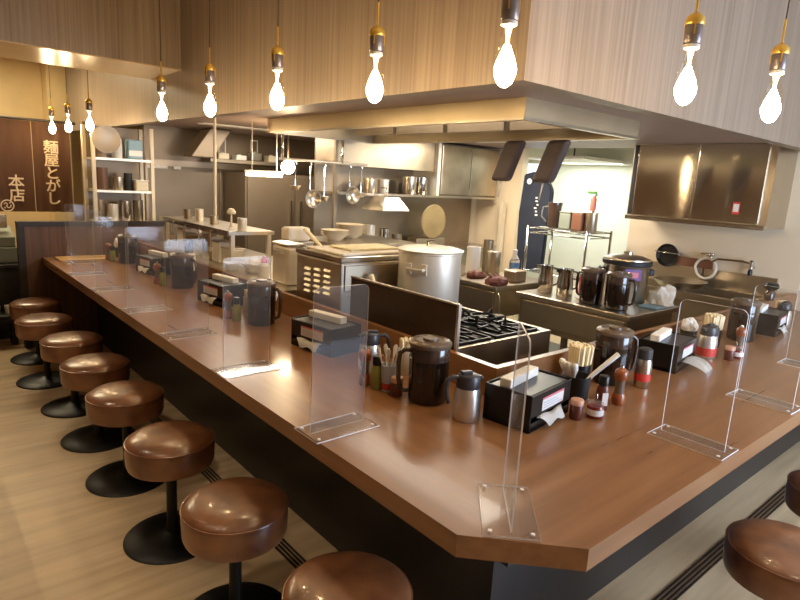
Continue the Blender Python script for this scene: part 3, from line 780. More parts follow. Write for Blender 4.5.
# over-shelf with hanging things
os_ = thing('over_shelf', 'steel over-shelf on posts above the far work counter', 'shelf', (0, 0, 0))
MB().box(1.80, 2.16, 3.95, 5.35, 1.135, 1.16).build('shelf', 'steel', os_)
for lx, ly in ((1.83, 3.98), (1.83, 5.30), (2.12, 3.98), (2.12, 5.30)): MB().box(lx, lx+.03, ly, ly+.03, .90, 1.135).build('post', 'alu', os_)
MB().box(1.79, 1.80, 3.95, 5.35, 1.125, 1.165).build('front_rail', 'chrome', os_)
# steel inserts under the shelf
spots = [(1.90, 4.10, 'alu'), (1.90, 4.28, 'white'), (1.90, 4.46, 'steel'), (1.90, 4.64, 'alu'), (1.90, 4.82, 'steel_d'), (1.90, 5.0, 'white')]
ords = ['nearest', 'second', 'third', 'fourth', 'fifth', 'farthest']
for k, (x, y, m) in enumerate(spots):
    c = thing('food_container', f'{"white" if m=="white" else "steel"} food container under the over-shelf, {ords[k]} from the canister', 'container', (x, y, .90), 0, 'containers under the over-shelf')
    MB().bbox(-.06, .06, -.07, .07, 0, .12+.03*(k % 3), .008).build('box', m, c)
    MB().bbox(-.064, .064, -.074, .074, .12+.03*(k % 3), .13+.03*(k % 3), .003).build('lid', 'steel', c)
# things standing on the over-shelf
ln = thing('ladle_rest', 'small steel ladle stand with dome cap on the over-shelf', 'ladle stand', (1.98, 4.30, 1.16))
MB().lathe([(.02, 0), (.008, .02), (.006, .10), (.03, .10), (.035, .115), (.02, .14), (0, .145)], n=18).build('stand', 'cream', ln)
for k, (y, h_, m) in enumerate(((4.05, .09, 'alu'), (4.55, .07, 'steel'), (4.85, .10, 'alu'), (5.1, .08, 'steel_d'))):
    tin('steel_cup', ['steel cup on the over-shelf, nearest of four', 'short steel cup on the over-shelf behind the ladle stand', 'taller steel cup on the over-shelf, third of four', 'dull steel cup on the over-shelf, farthest of four'][k], 'cup', (1.95, y, 1.16), .035, h_, m, group='cups on the over-shelf')
# pole near
pp = thing('steel_pole', 'pale upright pole rising from the over-shelf to the rail', 'pole', (1.99, 4.62, 1.16))
MB().lathe([(.02, 0), (.02, .01), (.012, .015), (.012, .83)], n=14).build('pole', 'cream', pp)

# bowls & ladles beyond the boiler on low counter
lc = thing('low_counter', 'steel counter with stacked bowls beyond the noodle boiler', 'work counter', (0, 0, 0))
MB().box(2.45, 3.20, 3.40, 4.10, 1.06, 1.10).build('worktop', 'steel', lc)
MB().box(2.47, 3.18, 3.42, 4.08, .08, 1.06).build('cabinet', 'steel_d', lc)
def bowlstack(x, y, z, n, r_, label, m='white'):
    t = []
    for k in range(n):
        b = MB(); b.lathe([(0, 0), (r_*.45, 0), (r_*.5, .008), (r_, .05), (r_*.97, .05), (r_*.45, .014), (0, .012)], n=28)
        o = b.build('bowl', m, None, (x, y, z+k*.016)); tag(o, label % ['bottom', 'second from bottom', 'middle', 'second from top', 'top'][k if n == 5 else min(4, k*2 if n == 3 else k)], 'bowl', 'stacked bowls beyond the boiler')
bowlstack(2.60, 3.80, 1.1006, 3, .11, 'white bowl, %s of the left stack beyond the noodle boiler', 'cream')
bowlstack(2.84, 3.93, 1.1006, 5, .12, 'white bowl, %s of the right stack beyond the noodle boiler', 'cream')
cl = tag(MB().bbox(-.09, .09, -.06, .06, 0, .10, .02).build('towel_pile', 'cloth'), 'pile of off-white towels behind the noodle boiler', 'towels'); cl.location = (2.17, 3.66, 1.1206)
sbn = thing('steel_bin', 'square steel bin under the towel pile, right of the pale canister', 'bin', (2.17, 3.66, .9006)); MB().bbox(-.10, .10, -.08, .08, 0, .205, .01).build('box', 'steel_w', sbn); MB().bbox(-.105, .105, -.085, .085, .205, .219, .004).build('lid', 'steel', sbn)
ld = tag(MB().tube([(0, 0, .01), (.03, .12, .07), (.05, .3, .15)], [.02, .013, .016], 8).build('wooden_ladle', 'chop'), 'wooden ladle handle pointing up left, beside the towel pile', 'ladle'); ld.location = (2.25, 3.30, 1.00); ld.rotation_euler = (.25, 0, .5)

# ================================================================== HOOD
hd = thing('extractor_hood', 'large stainless steel extractor hood hanging over the ranges', 'extractor hood', (0, 0, 0))
h = MB(); zl, zh = 1.90, 1.99; tt = .02
h.box(HX0, HX0+tt, HY0, HY1, zl, 2.2).box(HX1-tt, HX1, HY0, HY1, zl, 2.2).box(HX0+tt, HX1-tt, HY0, HY0+tt, zl, 2.2).box(HX0+tt, HX1-tt, HY1-tt, HY1, zl, 2.2).box(HX0, HX1, HY0, HY1, 2.2, 2.22)
h.build('canopy', mat('hood_steel', (196, 180, 150), .34, metal=.75, var=.05, rvar=.05), hd)
g = MB()
g.box(HX0-.006, HX0+.03, HY0-.006, HY1+.006, zl-.012, zl).box(HX1-.03, HX1+.006, HY0-.006, HY1+.006, zl-.012, zl).box(HX0+.03, HX1-.03, HY0-.006, HY0+.03, zl-.012, zl).box(HX0+.03, HX1-.03, HY1-.03, HY1+.006, zl-.012, zl)
g.build('gutter', 'steel', hd)
f = MB()
for k in range(4):
    yy = HY0+.2+k*.55
    f.box(HX1-.30, HX1-.27, yy, yy+.5, 1.93, 2.18, mtx=None)
    for s_ in range(0): f.box(HX1-.305, HX1-.30, yy+.03+s_*.06, yy+.05+s_*.06, 1.95, 2.16)
f.build('filters', 'steel_d', hd)
MB().bbox(2.70, 3.0, 2.1, 3.8, 2.15, 2.199, .01).build('fill_light_box', 'white', hd)  # added housing for the hood fill

# ================================================================== ISLAND (two prep tables)
def preptable(label, y0, y1):
    t = thing('prep_table', label, 'table', (0, 0, 0))
    x0, x1 = 3.36, 4.02
    MB().bbox(x0, x1, y0, y1, .815, .85, .006).build('worktop', 'steel', t)
    MB().box(x0+.03, x1-.03, y0+.03, y1-.03, .60, .815).build('drawer_box', 'steel_w', t)
    MB().box(x0+.03, x1-.03, y0+.03, y1-.03, .10, .14).build('lower_shelf', 'steel_d', t)
    dd = MB(); n = max(1, int((y1-y0)/.45))
    for k in range(n):
        a = y0+.04+(y1-y0-.08)*k/n; b_ = y0+.04+(y1-y0-.08)*(k+1)/n-.01
        dd.bbox(x0+.018, x0+.03, a, b_, .64, .80, .004)
    dd.build('drawer_front', 'steel', t)
    for lx in (x0+.03, x1-.07):
        for ly in (y0+.03, y1-.07): MB().box(lx, lx+.04, ly, ly+.04, 0, .60).build('leg', 'steel', t)
    return t
preptable('steel prep table carrying the rice pot and two steel pitchers', 1.72, 2.60)
preptable('steel prep table carrying the white cylinder and canisters, left of the pitchers', 2.78, 3.80)
ZI = .8506
rp = thing('rice_pot', 'large steel rice pot with black rim handles and violet label', 'pot', (3.80, 2.02, ZI), math.radians(-45))
MB().lathe([(0, 0), (.14, 0), (.145, .01), (.148, .25), (.155, .262)], n=40).build('body', 'steel', rp)
MB().lathe([(.157, .258), (.162, .262), (.162, .285), (.155, .29)], n=40).build('rim', 'blackmat', rp)
lo = MB().lathe([(.152, .29), (.15, .30), (.10, .318), (.03, .325), (.03, .345), (0, .347)], n=40).build('lid', 'steel', rp)
for sgn in (-1, 1): MB().bbox(sgn*.16-.02, sgn*.16+.02, -.04, .04, .19, .235, .01).build('handle', 'black', rp)
lbo = MB().bbox(-.055, .055, -.157, -.143, .165, .24, .003).build('label', 'violet', rp)
MB().box(-.035, .035, -.1585, -.157, .185, .222).build('label_print', 'pinklabel', lbo)
djug = dup(jug, (3.50, 2.085, ZI), -PI/2, 'dark tea jug on the prep table, left one of two before the rice pot', 'spare tea jugs on the prep table')
dup(jug, (3.50, 1.90, ZI), PI/2, 'dark tea jug on the prep table, right one of two before the rice pot', 'spare tea jugs on the prep table')
pit = thing('water_pitcher', 'steel water pitcher, left one of the pair on the prep table', 'pitcher', (3.58, 2.51, ZI), -.8, 'steel water pitchers')
MB().lathe([(0, 0), (.052, 0), (.056, .006), (.054, .08), (.046, .15), (.050, .19), (.046, .19), (.042, .15), (0, .02)], n=28).build('body', 'chrome', pit)
MB().tube([(.046, 0, .175), (.085, 0, .17), (.095, 0, .12), (.085, 0, .06), (.053, 0, .045)], .006, 8).build('handle', 'black', pit)
MB().prism([(0, -.018), (.0, .018), (-.03, 0)], .165, .192, mtx=T(-.044, 0, 0)).build('spout', 'chrome', pit)
dup(pit, (3.56, 2.33, ZI), -.6, 'steel water pitcher, right one of the pair on the prep table', 'steel water pitchers')
ctow = MB(); ctow.merge(crumple(.07, .10, 12, 21, 1, 1)); o = ctow.build('crumpled_cloth', 'cloth'); tag(o, 'crumpled white cloth in front of the rice pot, on a blue tray', 'cloth'); o.location = (3.90, 1.795, ZI+.0145)
o = MB().bbox(-.13, .13, -.065, .065, 0, .013, .005).build('blue_tray', 'teal'); tag(o, 'pale blue flat tray under the crumpled cloth', 'tray'); o.location = (3.83, 1.792, ZI)
tin('red_can', 'red canister with green top behind the dark jugs on the prep table', 'can', (3.78, 2.32, ZI), .033, .13, 'red', lidm='cupgreen')
ss = thing('salt_stand', 'small steel stand with wide round foot beside the pitchers', 'stand', (3.62, 2.19, ZI))
MB().lathe([(.075, 0), (.075, .006), (.01, .02), (.006, .03), (.006, .17), (.03, .175), (.03, .18), (0, .182)], n=28).build('stand', 'white', ss)
cwh = tin('white_cylinder', 'tall white cylinder on the left prep table', 'container', (3.69, 3.33, ZI), .058, .225, 'white')
tin('grey_canister', 'grey metal canister beside the tall white cylinder', 'canister', (3.86, 3.25, ZI), .06, .175, 'steel_w', lidm='steel')
tin('grey_canister', 'tall narrow steel canister behind the grey canister', 'canister', (3.93, 3.38, ZI), .045, .27, 'steel_d')
bb = thing('water_bottle', 'clear plastic bottle with blue label on the left prep table', 'bottle', (3.90, 3.06, ZI))
MB().lathe([(0, 0), (.04, 0), (.042, .005), (.042, .14), (.018, .18), (.016, .20)], n=24).build('body', 'white', bb)
MB().lathe([(.0428, .05), (.0428, .12)], n=24, caps=False).build('label', 'blue', bb)
MB().lathe([(.018, .198), (.018, .225), (0, .226)], n=16).build('cap', 'white', bb)
def lump(label, loc, r_, h_, seed, m='brownthing'):
    q = MB(); q.merge(crumple(r_, h_, 8, seed)); o = q.build('scouring_pad', m); tag(o, label, 'scouring pad'); o.location = loc
lump('reddish brown scrubbing pad in front of the white cylinder', (3.56, 3.17, ZI), .07, .045, 31)
lump('larger reddish brown scrubbing pad at the near end of the left prep table', (3.45, 2.87, ZI), .075, .07, 32)
o = thing('steel_basket', 'small steel box basket behind the pitchers', 'basket', (3.72, 2.90, ZI)); MB().bbox(-.07, .07, -.06, .06, 0, .09, .01).build('box', 'steel_w', o); MB().tube([(-.07, 0, .09), (-.07, 0, .17), (.07, 0, .17), (.07, 0, .09)], .004, 6).build('handle', 'chrome', o)
lw = thing('hanging_ladle', 'white-cupped ladle hanging at the end of the left prep table', 'ladle', (3.36, 2.74, .60))
MB().tube([(0, 0, .05), (0, 0, .18), (.01, .03, .215)], .005, 8).build('handle', 'chrome', lw)
MB().lathe([(0, 0), (.03, .01), (.042, .045), (.038, .045), (.025, .014), (0, .008)], n=20).build('cup', 'white', lw)

# ================================================================== SINK WALL
def sink(y0, y1, label):
    t = thing('sink_unit', label, 'sink', (0, 0, 0))
    x0, x1, zt_ = 4.60, XW-.002, .86
    b = MB()
    b.box(x0, x0+.05, y0, y1, .80, zt_).box(x1-.12, x1, y0, y1, .80, zt_).box(x0+.05, x1-.12, y0, y0+.05, .80, zt_).box(x0+.05, x1-.12, y1-.05, y1, .80, zt_)
    b.box(x0+.05, x1-.12, y0+.05, y1-.05, .60, .61)
    b.build('basin', 'steel', t)
    MB().box(x1-.03, x1, y0, y1, zt_, 1.0).build('backsplash', 'steel', t)
    MB().box(x0+.01, x0+.02, y0, y1, .55, .80).build('apron', 'steel_w', t)
    for ly in (y0+.02, y1-.06):
        for lx in (x0+.02, x1-.06): MB().box(lx, lx+.04, ly, ly+.04, 0, .80 if lx > 4.7 else .55).build('leg', 'steel', t)
    return t
sink(1.50, 2.04, 'steel sink with tall backsplash under the right end of the wall cabinet')
sink(2.06, 2.70, 'steel sink left of the looped white hose')
def faucet(y, label):
    t = thing('faucet', label, 'faucet', (XW-.03, y, 1.06))
    b = MB(); b.tube([(.03, 0, 0), (-.03, 0, 0)], .014, 10); b.tube([(-.03, 0, -.015), (-.03, 0, .03), (-.05, .06, .045), (-.12, .22, .045), (-.14, .25, .02)], .009, 8); b.build('spout', 'chrome', t)
    MB().lathe([(.018, .03), (.02, .05), (.012, .06), (0, .06)], (-.03, 0, 0), 12).build('tap_handle', 'chrome', t)
    MB().lathe([(.016, -.06), (.018, -.03), (.012, -.014)], (-.03, 0, 0), 12).build('valve', 'black', t)
faucet(1.69, 'chrome wall faucet with sideways spout over the right sink')
hs = thing('spray_hose', 'white hose looped from a wall tap between the two sinks', 'hose', (XW-.05, 2.02, 1.03))
MB().tube([(-.03+.01*math.sin(a/3), .085*math.cos(a*2*PI/24), -.02+.085*math.sin(a*2*PI/24)) for a in range(24)], .011, 8, closed=True).build('hose', 'hose', hs)
v = MB(); v.tube([(.05, 0, .09), (-.03, 0, .09)], .012, 8); v.tube([(-.03, -.05, .10), (-.03, .05, .10)], .010, 8); v.tube([(-.03, -.02, .09), (-.03, -.04, .06)], .012, 8); v.build('tap', 'chrome', hs)
fp = thing('round_pan', 'black round pan hanging on the wall left of the brown board', 'pan', (XW-.04, 2.36, 1.075))
MB().lathe([(0, 0), (.085, 0), (.10, .03), (.095, .03), (.08, .006), (0, .006)], n=32, mtx=Rm(-PI/2, 'Y')).build('pan', 'black', fp)
MB().tube([(-.035, -.11, .02), (-.035, .11, .025)], .004, 6).tube([(.03, .11, .02), (-.035, .11, .025)], .004, 6).tube([(.03, -.11, .02), (-.035, -.11, .02)], .004, 6).build('bracket', 'chrome', fp)
bd = tag(MB().bbox(-.012, .012, -.15, .15, 0, .075, .004).build('brown_board', 'brownbox'), 'brown board leaning on the backsplash behind the hose', 'board'); bd.location = (XW-.044, 2.13, 1.002)
bi = thing('draining_basin', 'shallow grey oval basin resting across the left sink', 'basin', (4.88, 2.12, .8608))
MB().lathe([(0, 0), (.16, 0), (.21, .05), (.20, .05), (.155, .008), (0, .008)], n=36).build('basin', 'steel_w', bi)

# wall cabinet
wc = thing('wall_cabinet', 'stainless steel wall cabinet with mirror-like doors above the sinks', 'wall cabinet', (0, 0, 0))
cx0, cy0, cy1, cz0, cz1 = 4.75, 1.526, 2.60, 1.385, 1.99
MB().box(cx0+.02, XW, cy0, cy1, cz0, cz1).build('body', 'steel', wc)
for k in range(2):
    a = cy0+.05+k*.49; d = MB().bbox(cx0, cx0+.02, a, a+.48, cz0+.03, cz1-.01, .003); dr = d.build('door', 'steel_c', wc)
MB().box(cx0+.004, cx0+.02, cy1-.045, cy1-.015, cz0+.03, cz1-.01).build('door_gap', 'blackmat', wc)
MB().bbox(cx0-.006, cx0+.02, cy0, cy1, cz0-.012, cz0+.022, .003).build('track', 'chrome', wc)
stk = thing('red_sticker', 'small red and cream notice stuck on the wall cabinet door', 'sticker', (cx0-.0012, 1.735, 1.52))
MB().bbox(0, .001, -.026, .026, -.045, .045, .0004).build('sticker', 'red', stk)
MB().bbox(-.001, 0, -.019, .019, -.028, .030, .0002).build('print', 'label', stk)

# wire rack with things
wr = thing('wire_rack', 'chrome wire rack in front of the doorway, jug and boxes on top', 'rack', (0, 0, 0))
rx0, rx1, ry0, ry1 = 4.62, 5.02, 2.86, 3.50
g = MB()
for x in (rx0, rx1):
    for y in (ry0, ry1): g.tube([(x, y, 0), (x, y, 1.235)], .012, 8)
g.build('post', 'chrome', wr)
for z in (.35, .80, 1.17, 1.215):
    s = MB(); s.tube([(rx0, ry0, z), (rx1, ry0, z)], .006, 6).tube([(rx0, ry1, z), (rx1, ry1, z)], .006, 6).tube([(rx0, ry0, z), (rx0, ry1, z)], .007, 6).tube([(rx1, ry0, z), (rx1, ry1, z)], .007, 6)
    if z != 1.17:
        for k in range(1, 16): s.tube([(rx0, ry0+(ry1-ry0)*k/16, z), (rx1, ry0+(ry1-ry0)*k/16, z)], .003, 5)
    s.build('wire_shelf', 'chrome', wr)
RZ = 1.2226
rj = thing('smoky_pitcher', 'brown translucent pitcher on the left of the wire rack', 'pitcher', (4.82, 3.36, RZ))
MB().lathe([(0, 0), (.055, 0), (.065, .20), (.068, .22)], n=24).build('body', 'jug_up', rj); MB().lathe([(.07, .218), (.07, .24), (0, .25)], n=24).build('lid', 'jug_up', rj)
MB().tube([(-.03, .05, .20), (-.05, .10, .19), (-.05, .11, .10), (-.03, .06, .05)], .007, 8).build('handle', 'clearp', rj)
o = thing('storage_box', 'grey-green plastic box, next to the brown pitcher on the rack', 'box', (4.82, 3.19, RZ), 0, 'boxes on the wire rack'); MB().bbox(-.08, .08, -.06, .06, 0, .15, .01).build('box', 'greygreen', o); MB().bbox(-.083, .083, -.063, .063, .15, .165, .005).build('lid', 'greygreen', o)
o = thing('storage_box', 'tan box beside the steel tin on the rack', 'box', (4.82, 3.06, RZ), 0, 'boxes on the wire rack'); MB().bbox(-.08, .08, -.055, .055, 0, .16, .01).build('box', 'brownbox', o); MB().bbox(-.083, .083, -.058, .058, .16, .17, .004).build('lid', 'cream', o)
tin('steel_tin', 'steel tin on the right of the rack, spray bottle standing behind it', 'tin', (4.80, 2.945, RZ), .055, .16, 'steel_w', lidm='steel')
sp = thing('spray_bottle', 'reddish spray bottle with green trigger head on the steel tin', 'spray bottle', (4.80, 2.945, RZ+.193))
MB().lathe([(0, 0), (.026, 0), (.027, .10), (.012, .13)], n=18).build('body', mat('pale_red', (190, 110, 92), .4), sp)
MB().bbox(-.012, .012, -.02, .065, .145, .17, .005).bbox(-.008, .008, -.03, -.012, .125, .155, .004).build('trigger', 'cupgreen', sp)
# back room apron
ap = thing('hanging_apron', 'dark navy apron with white emblem hanging in the doorway', 'apron', (5.1, 3.80, .72))
g = MB()
poly = [(-.17, 0), (.17, 0), (.16, .55), (.20, .62), (.20, .85), (.12, .98), (.05, 1.03), (-.05, 1.03), (-.16, 1.0), (-.18, .6)]
m_ = Matrix(((0, 0, 1, 0), (-1, 0, 0, 0), (0, 1, 0, 0), (0, 0, 0, 1)))
g.prism(poly, -.03, .03, mtx=m_)
bmesh.ops.bevel(g.bm, geom=list(g.bm.edges), offset=.012, segments=2, affect='EDGES')
g.build('apron', 'navy', ap)
e = MB(); e.prism([(.03*math.cos(a*PI/8)-.08, .03*math.sin(a*PI/8)+.93) for a in range(16)], -.034, -.031, mtx=m_)
e.build('emblem', 'label', ap); e = MB()
for k in range(6): e.box(-.001, .001, -.012, .012+.008*(k % 2), -.02, -.005, mtx=T(-.032, -.03-.01*(k % 3), .78-k*.035))
e.build('lettering', 'label', ap)
bw_ = struct(MB().box(6.38, 6.399, 4.62, 5.1, 1.35, 1.885).build('window_2', 'daylight'))

# dark slanted panels hanging under hood
def slab(y, x, label):
    t = thing('hanging_board', label, 'hanging board', (x, y, 1.8879), 0, 'dark slanted panels')
    mt = Rm(math.radians(-0), 'X')
    b = MB(); b.bbox(-.035, .035, -.075, .075, -.27, .0, .025, seg=3)
    for v in b.bm.verts: v.co.y += -v.co.z*.40
    b.build('panel', 'duct', t)
    MB().tube([(0, .10, -.26), (0, .12, -.38)], .005, 6).build('strap', 'cream', t)
    return t
slab(2.62, 3.24, 'dark brown slanted panel under the hood, left one of two')
slab(2.27, 3.24, 'dark brown slanted panel under the hood, right one before the bright doorway')

# ================================================================== BACK EQUIPMENT (y 4.3)
eq = thing('cupboard_rack', 'steel cupboard and open shelf unit under the far end of the hood', 'cupboard', (0, 0, 0))
yf = 4.34
MB().box(2.98, 5.10, yf+.36, yf+.38, .1, 1.97).build('back_panel', 'steel_d', eq)
MB().box(2.98, 5.10, yf, yf+.36, 1.435, 1.455).build('shelf', 'steel', eq)
MB().box(4.22, 5.10, yf+.02, yf+.36, 1.455, 1.97).build('upper_cupboard', 'clad', eq)
for k, (a, b_) in enumerate(((4.24, 4.66), (4.67, 5.09))): MB().bbox(a, b_, yf, yf+.02, 1.47, 1.955, .003).build('door', 'steel_w', eq)
MB().box(2.98, 4.22, yf+.05, yf+.36, 1.69, 1.97).build('upper_cupboard', 'steel_w', eq)
MB().box(4.18, 4.22, yf, yf+.36, 1.455, 1.97).build('post', 'alu', eq); MB().box(2.95, 2.979, yf, yf+.03, .1, 1.97).build('post', 'steel_d', eq); MB().box(5.06, 5.12, yf-.14, yf-.101, .1, 1.42).build('post', 'cream', eq)
MB().box(2.98, 5.10, yf-.1, yf+.36, .88, .92).build('worktop', 'steel', eq)
MB().box(3.0, 5.08, yf-.08, yf+.36, .1, .88).build('lower_cabinet', 'steel_w', eq)
tin('steel_pot', 'short steel pot on the open shelf, leftmost of four', 'pot', (3.46, 4.50, 1.4556), .06, .13, 'steel', group='pots on the open shelf')
tin('steel_pot', 'short narrow steel pot on the open shelf, second from left', 'pot', (3.62, 4.50, 1.4556), .055, .13, 'alu', group='pots on the open shelf')
tin('steel_pot', 'tall steel pot on the open shelf, third from left', 'pot', (3.94, 4.48, 1.4556), .072, .17, 'steel', group='pots on the open shelf')
tin('steel_pot', 'tall steel pot on the open shelf, rightmost beside the cupboard door', 'pot', (4.10, 4.48, 1.4556), .066, .17, 'chrome', group='pots on the open shelf')
ls = thing('heat_lamp_shade', 'grey trapezoid steel shade hanging under the open shelf', 'lamp shade', (3.47, 4.26, 1.31))
b = MB(); b.lathe([(.22, 0), (.22, .008), (.12, .12), (0, .12)], n=4, mtx=Rm(PI/4, 'Z')); b.build('shade', 'alu', ls); MB().tube([(0, 0, .12), (0, 0, .2)], .006, 6).tube([(0, 0, .2), (0, .09, .2)], .006, 6).build('hanger', 'steel', ls)
rf = thing('round_grinder', 'round brownish fan guard on the far worktop beneath the shelf', 'fan', (4.22, 4.46, .9206))
b = MB(); b.lathe([(0, 0), (.07, 0), (.12, .012), (.16, .03), (.175, .045), (.165, .055), (0, .06)], n=36, mtx=T(0, -.02, .27) @ Rm(PI/2, 'X')); b.build('guard', mat('olive_brown', (130, 112, 74), .5, var=.2), rf)
MB().bbox(-.2, .2, -.05, .10, 0, .10, .01).build('base', 'steel_w', rf)
bt = []
for k, (x, h_, m) in enumerate(((3.18, .19, 'steel'), (3.42, .24, 'alu'), (3.60, .20, 'chrome'), (3.76, .15, 'steel_d'))):
    tin('steel_container', ['steel container on the far worktop, leftmost of four', 'tall steel container on the far worktop under the shade', 'shiny steel container on the far worktop right of the shade', 'dull short container on the far worktop beside the fan'][k], 'container', (x, 4.42, .9206), .05, h_, m, group='containers on the far worktop')
# utensils on hooks along the hood's far end
ur = thing('utensil_rail', 'steel rail with hooks beneath the far end of the hood', 'rail', (0, 0, 0))
MB().tube([(2.35, 4.24, 1.70), (3.22, 4.24, 1.70)], .010, 8).build('rail', 'alu', ur)
MB().tube([(2.95, 4.24, 1.70), (2.95, 4.24, 1.8879)], .012, 8).build('hanger', 'chrome', ur); MB().tube([(2.38, 4.24, 1.70), (2.38, 4.24, 1.8879)], .012, 8).build('hanger', 'chrome', ur)
hh = ['ladle hanging from the hood rail, leftmost', 'strainer hanging from the hood rail, second from left', 'ladle hanging from the hood rail, third from left', 'round strainer hanging from the hood rail, fourth', 'strainer hanging from the hood rail, rightmost']
for k, x in enumerate((2.50, 2.64, 2.78, 3.04, 3.16)):
    t = thing('hanging_utensil', hh[k], 'utensil', (x, 4.24, 1.687), 0, 'utensils on the hood rail')
    L = .20+.04*(k % 3)
    MB().tube([(0, .0, 0), (.012, 0, -.02), (0, 0, -.03), (0, 0, -L)], .004, 6).build('handle', 'chrome', t)
    if k % 2: MB().lathe([(0, 0), (.05, .012), (.075, .045), (.07, .045), (.045, .016), (0, .006)], n=24, mtx=T(0, -.01, -L-.05) @ Rm(PI/2, 'X')).build('bowl', 'steel', t)
    else: MB().lathe([(0, 0), (.03, .006), (.045, .04), (.04, .04), (.026, .01), (0, .006)], n=20, mtx=T(0, 0, -L-.03)).build('bowl', 'steel', t)
# lit globe and tube lamp
gl = thing('globe_lamp', 'bright lit globe lamp glowing inside the kitchen left of the hood', 'lamp', (2.50, 4.36, 1.64))
b = MB(); t_ = bmesh.new(); bmesh.ops.create_uvsphere(t_, u_segments=24, v_segments=14, radius=.055)
for f_ in t_.faces: f_.smooth = True
b.merge(t_); b.build('globe', emis('lit_globe', (255, 224, 176), 90), gl)
MB().tube([(0, 0, .05), (0, 0, .35)], .006, 6).build('cord', 'cord', gl)
tl = thing('tube_lamp', 'short bright tube lamp below the globe lamp', 'lamp', (2.33, 4.46, 1.565))
MB().tube([(-.15, 0, 0), (.17, 0, 0)], .012, 10).build('tube', 'tube', tl)
MB().box(-.16, .18, -.015, .015, .014, .035).tube([(-.1, 0, .03), (-.1, 0, .41)], .004, 6).tube([(.12, 0, .03), (.12, 0, .41)], .004, 6).build('housing', 'white', tl)

# kitchen far wall: switches, picture frames, diagonal duct, rail
sw = thing('switch_plate', 'wide white switch plate with three switches on the far kitchen wall', 'switch', (2.10, 6.28, 1.57))
MB().bbox(-.10, .10, 0, .018, 0, .085, .004).build('plate', 'white', sw)
for k in range(3): MB().bbox(-.085+.06*k, -.040+.06*k, -.006, 0, .02, .065, .002).build('switch', 'paper', sw)
sw = thing('switch_plate', 'single white switch plate right of the wide switch plate', 'switch', (2.30, 6.28, 1.57))
MB().bbox(-.038, .038, 0, .018, 0, .085, .004).build('plate', 'white', sw); MB().bbox(-.02, .02, -.006, 0, .02, .065, .002).build('switch', 'paper', sw)
def frame(x, z, w_, h_, label):
    t = thing('framed_notice', label, 'frame', (x, 6.285, z), 0, 'framed notices on the far wall')
    MB().bbox(-w_/2, w_/2, 0, .015, 0, h_, .004).build('frame', 'white', t); MB().bbox(-w_/2+.015, w_/2-.015, -.002, 0, .015, h_-.015, .001).build('sheet', 'clad', t)
frame(2.79, 1.76, .09, .18, 'narrow white-framed notice high on the far wall, left one')
frame(3.17, 1.76, .09, .18, 'narrow white-framed notice high on the far wall, right one')
dc = thing('exhaust_duct', 'slanting brown exhaust duct above the switches', 'duct', (2.36, 5.9, 1.70))
b = MB(); b.bbox(-.11, .11, -.12, .12, 0, .285, .01)
for v in b.bm.verts: v.co.x += (v.co.z)*.7
b.build('duct', 'clad', dc)
fb = tag(MB().bbox(-.45, .45, -.12, .12, 0, .04, .004).build('wall_shelf', 'steel_d'), 'long dull steel wall shelf on the far kitchen wall', 'shelf'); fb.location = (3.0, 6.15, 1.665)
for k, (x, h_, m) in enumerate(((2.72, .06, 'cream'), (2.92, .05, 'white'), (3.1, .09, 'steel'), (3.3, .07, 'cream'))):
    o = tag(MB().bbox(-.06, .06, -.06, .06, 0, h_, .008).lathe([(.02, h_), (.02, h_+.01), (0, h_+.012)], n=10).build('small_box', m), ['small cream box on the long wall shelf, leftmost', 'small white box on the long wall shelf, second', 'small steel box on the long wall shelf, third', 'small cream box on the long wall shelf, rightmost'][k], 'box', 'boxes on the long wall shelf'); o.location = (x, 6.14, 1.705)
# fridge-like steel cabinet far
fr = thing('tall_fridge', 'tall dull steel fridge with two doors against the far kitchen wall', 'fridge', (0, 0, 0))
MB().box(2.80, 3.95, 5.75, 6.26, .1, 1.58).build('body', 'clad', fr)
for k in range(2): d = MB().bbox(2.82+.565*k, 3.37+.565*k, 5.73, 5.75, .14, 1.56, .004).build('door', 'clad', fr); MB().bbox(3.31+.12*k, 3.33+.12*k, 5.70, 5.73, .9, 1.3, .005).build('handle', 'chrome', d)
MB().box(2.85, 3.9, 5.78, 6.2, 0, .1).build('plinth', 'black', fr)

# far rack behind partition
rk = thing('storage_rack', 'tall steel storage rack crowded with pots behind the partition end', 'rack', (0, 0, 0))
qx0, qx1, qy0, qy1 = 1.40, 1.94, 5.90, 6.25
for x in (qx0, qx1-.03):
    for y in (qy0, qy1-.03): MB().box(x, x+.03, y, y+.03, 0, 1.93).build('post', 'cream', rk)
for z in (.5, 1.04, 1.33, 1.62): MB().box(qx0+.03, qx1-.03, qy0, qy1, z, z+.02).build('shelf', 'alu', rk)
MB().box(qx0+.03, qx1-.03, qy1-.012, qy1, .52, 1.93).build('back', 'clad', rk)
items = [(1.47, 1.06, .045, .20, 'steel_d', 'pot at left of the middle rack shelf'), (1.58, 1.06, .05, .16, 'alu', 'second pot from left on the middle rack shelf'), (1.70, 1.06, .045, .19, 'steel', 'third pot on the middle rack shelf'), (1.81, 1.06, .045, .20, 'steel_d', 'dark pot at right of the middle rack shelf'),
         (1.50, 1.35, .05, .20, 'partition', 'brown pot at left of the upper rack shelf'), (1.64, 1.35, .05, .12, 'steel', 'low steel pot on the upper rack shelf'), (1.728, 1.35, .036, .16, 'blackmat', 'black pot at right of the upper rack shelf'),
         (1.50, 1.64, .06, .14, 'steel_d', 'dull pot at left of the top rack shelf'), (1.64, 1.64, .045, .18, 'white', 'white canister on the top rack shelf')]
for x, z, r_, h_, m, lb in items: tin('rack_pot', lb, 'pot', (x, 6.0, z+.0006), r_, h_, m, group='pots on the storage rack')
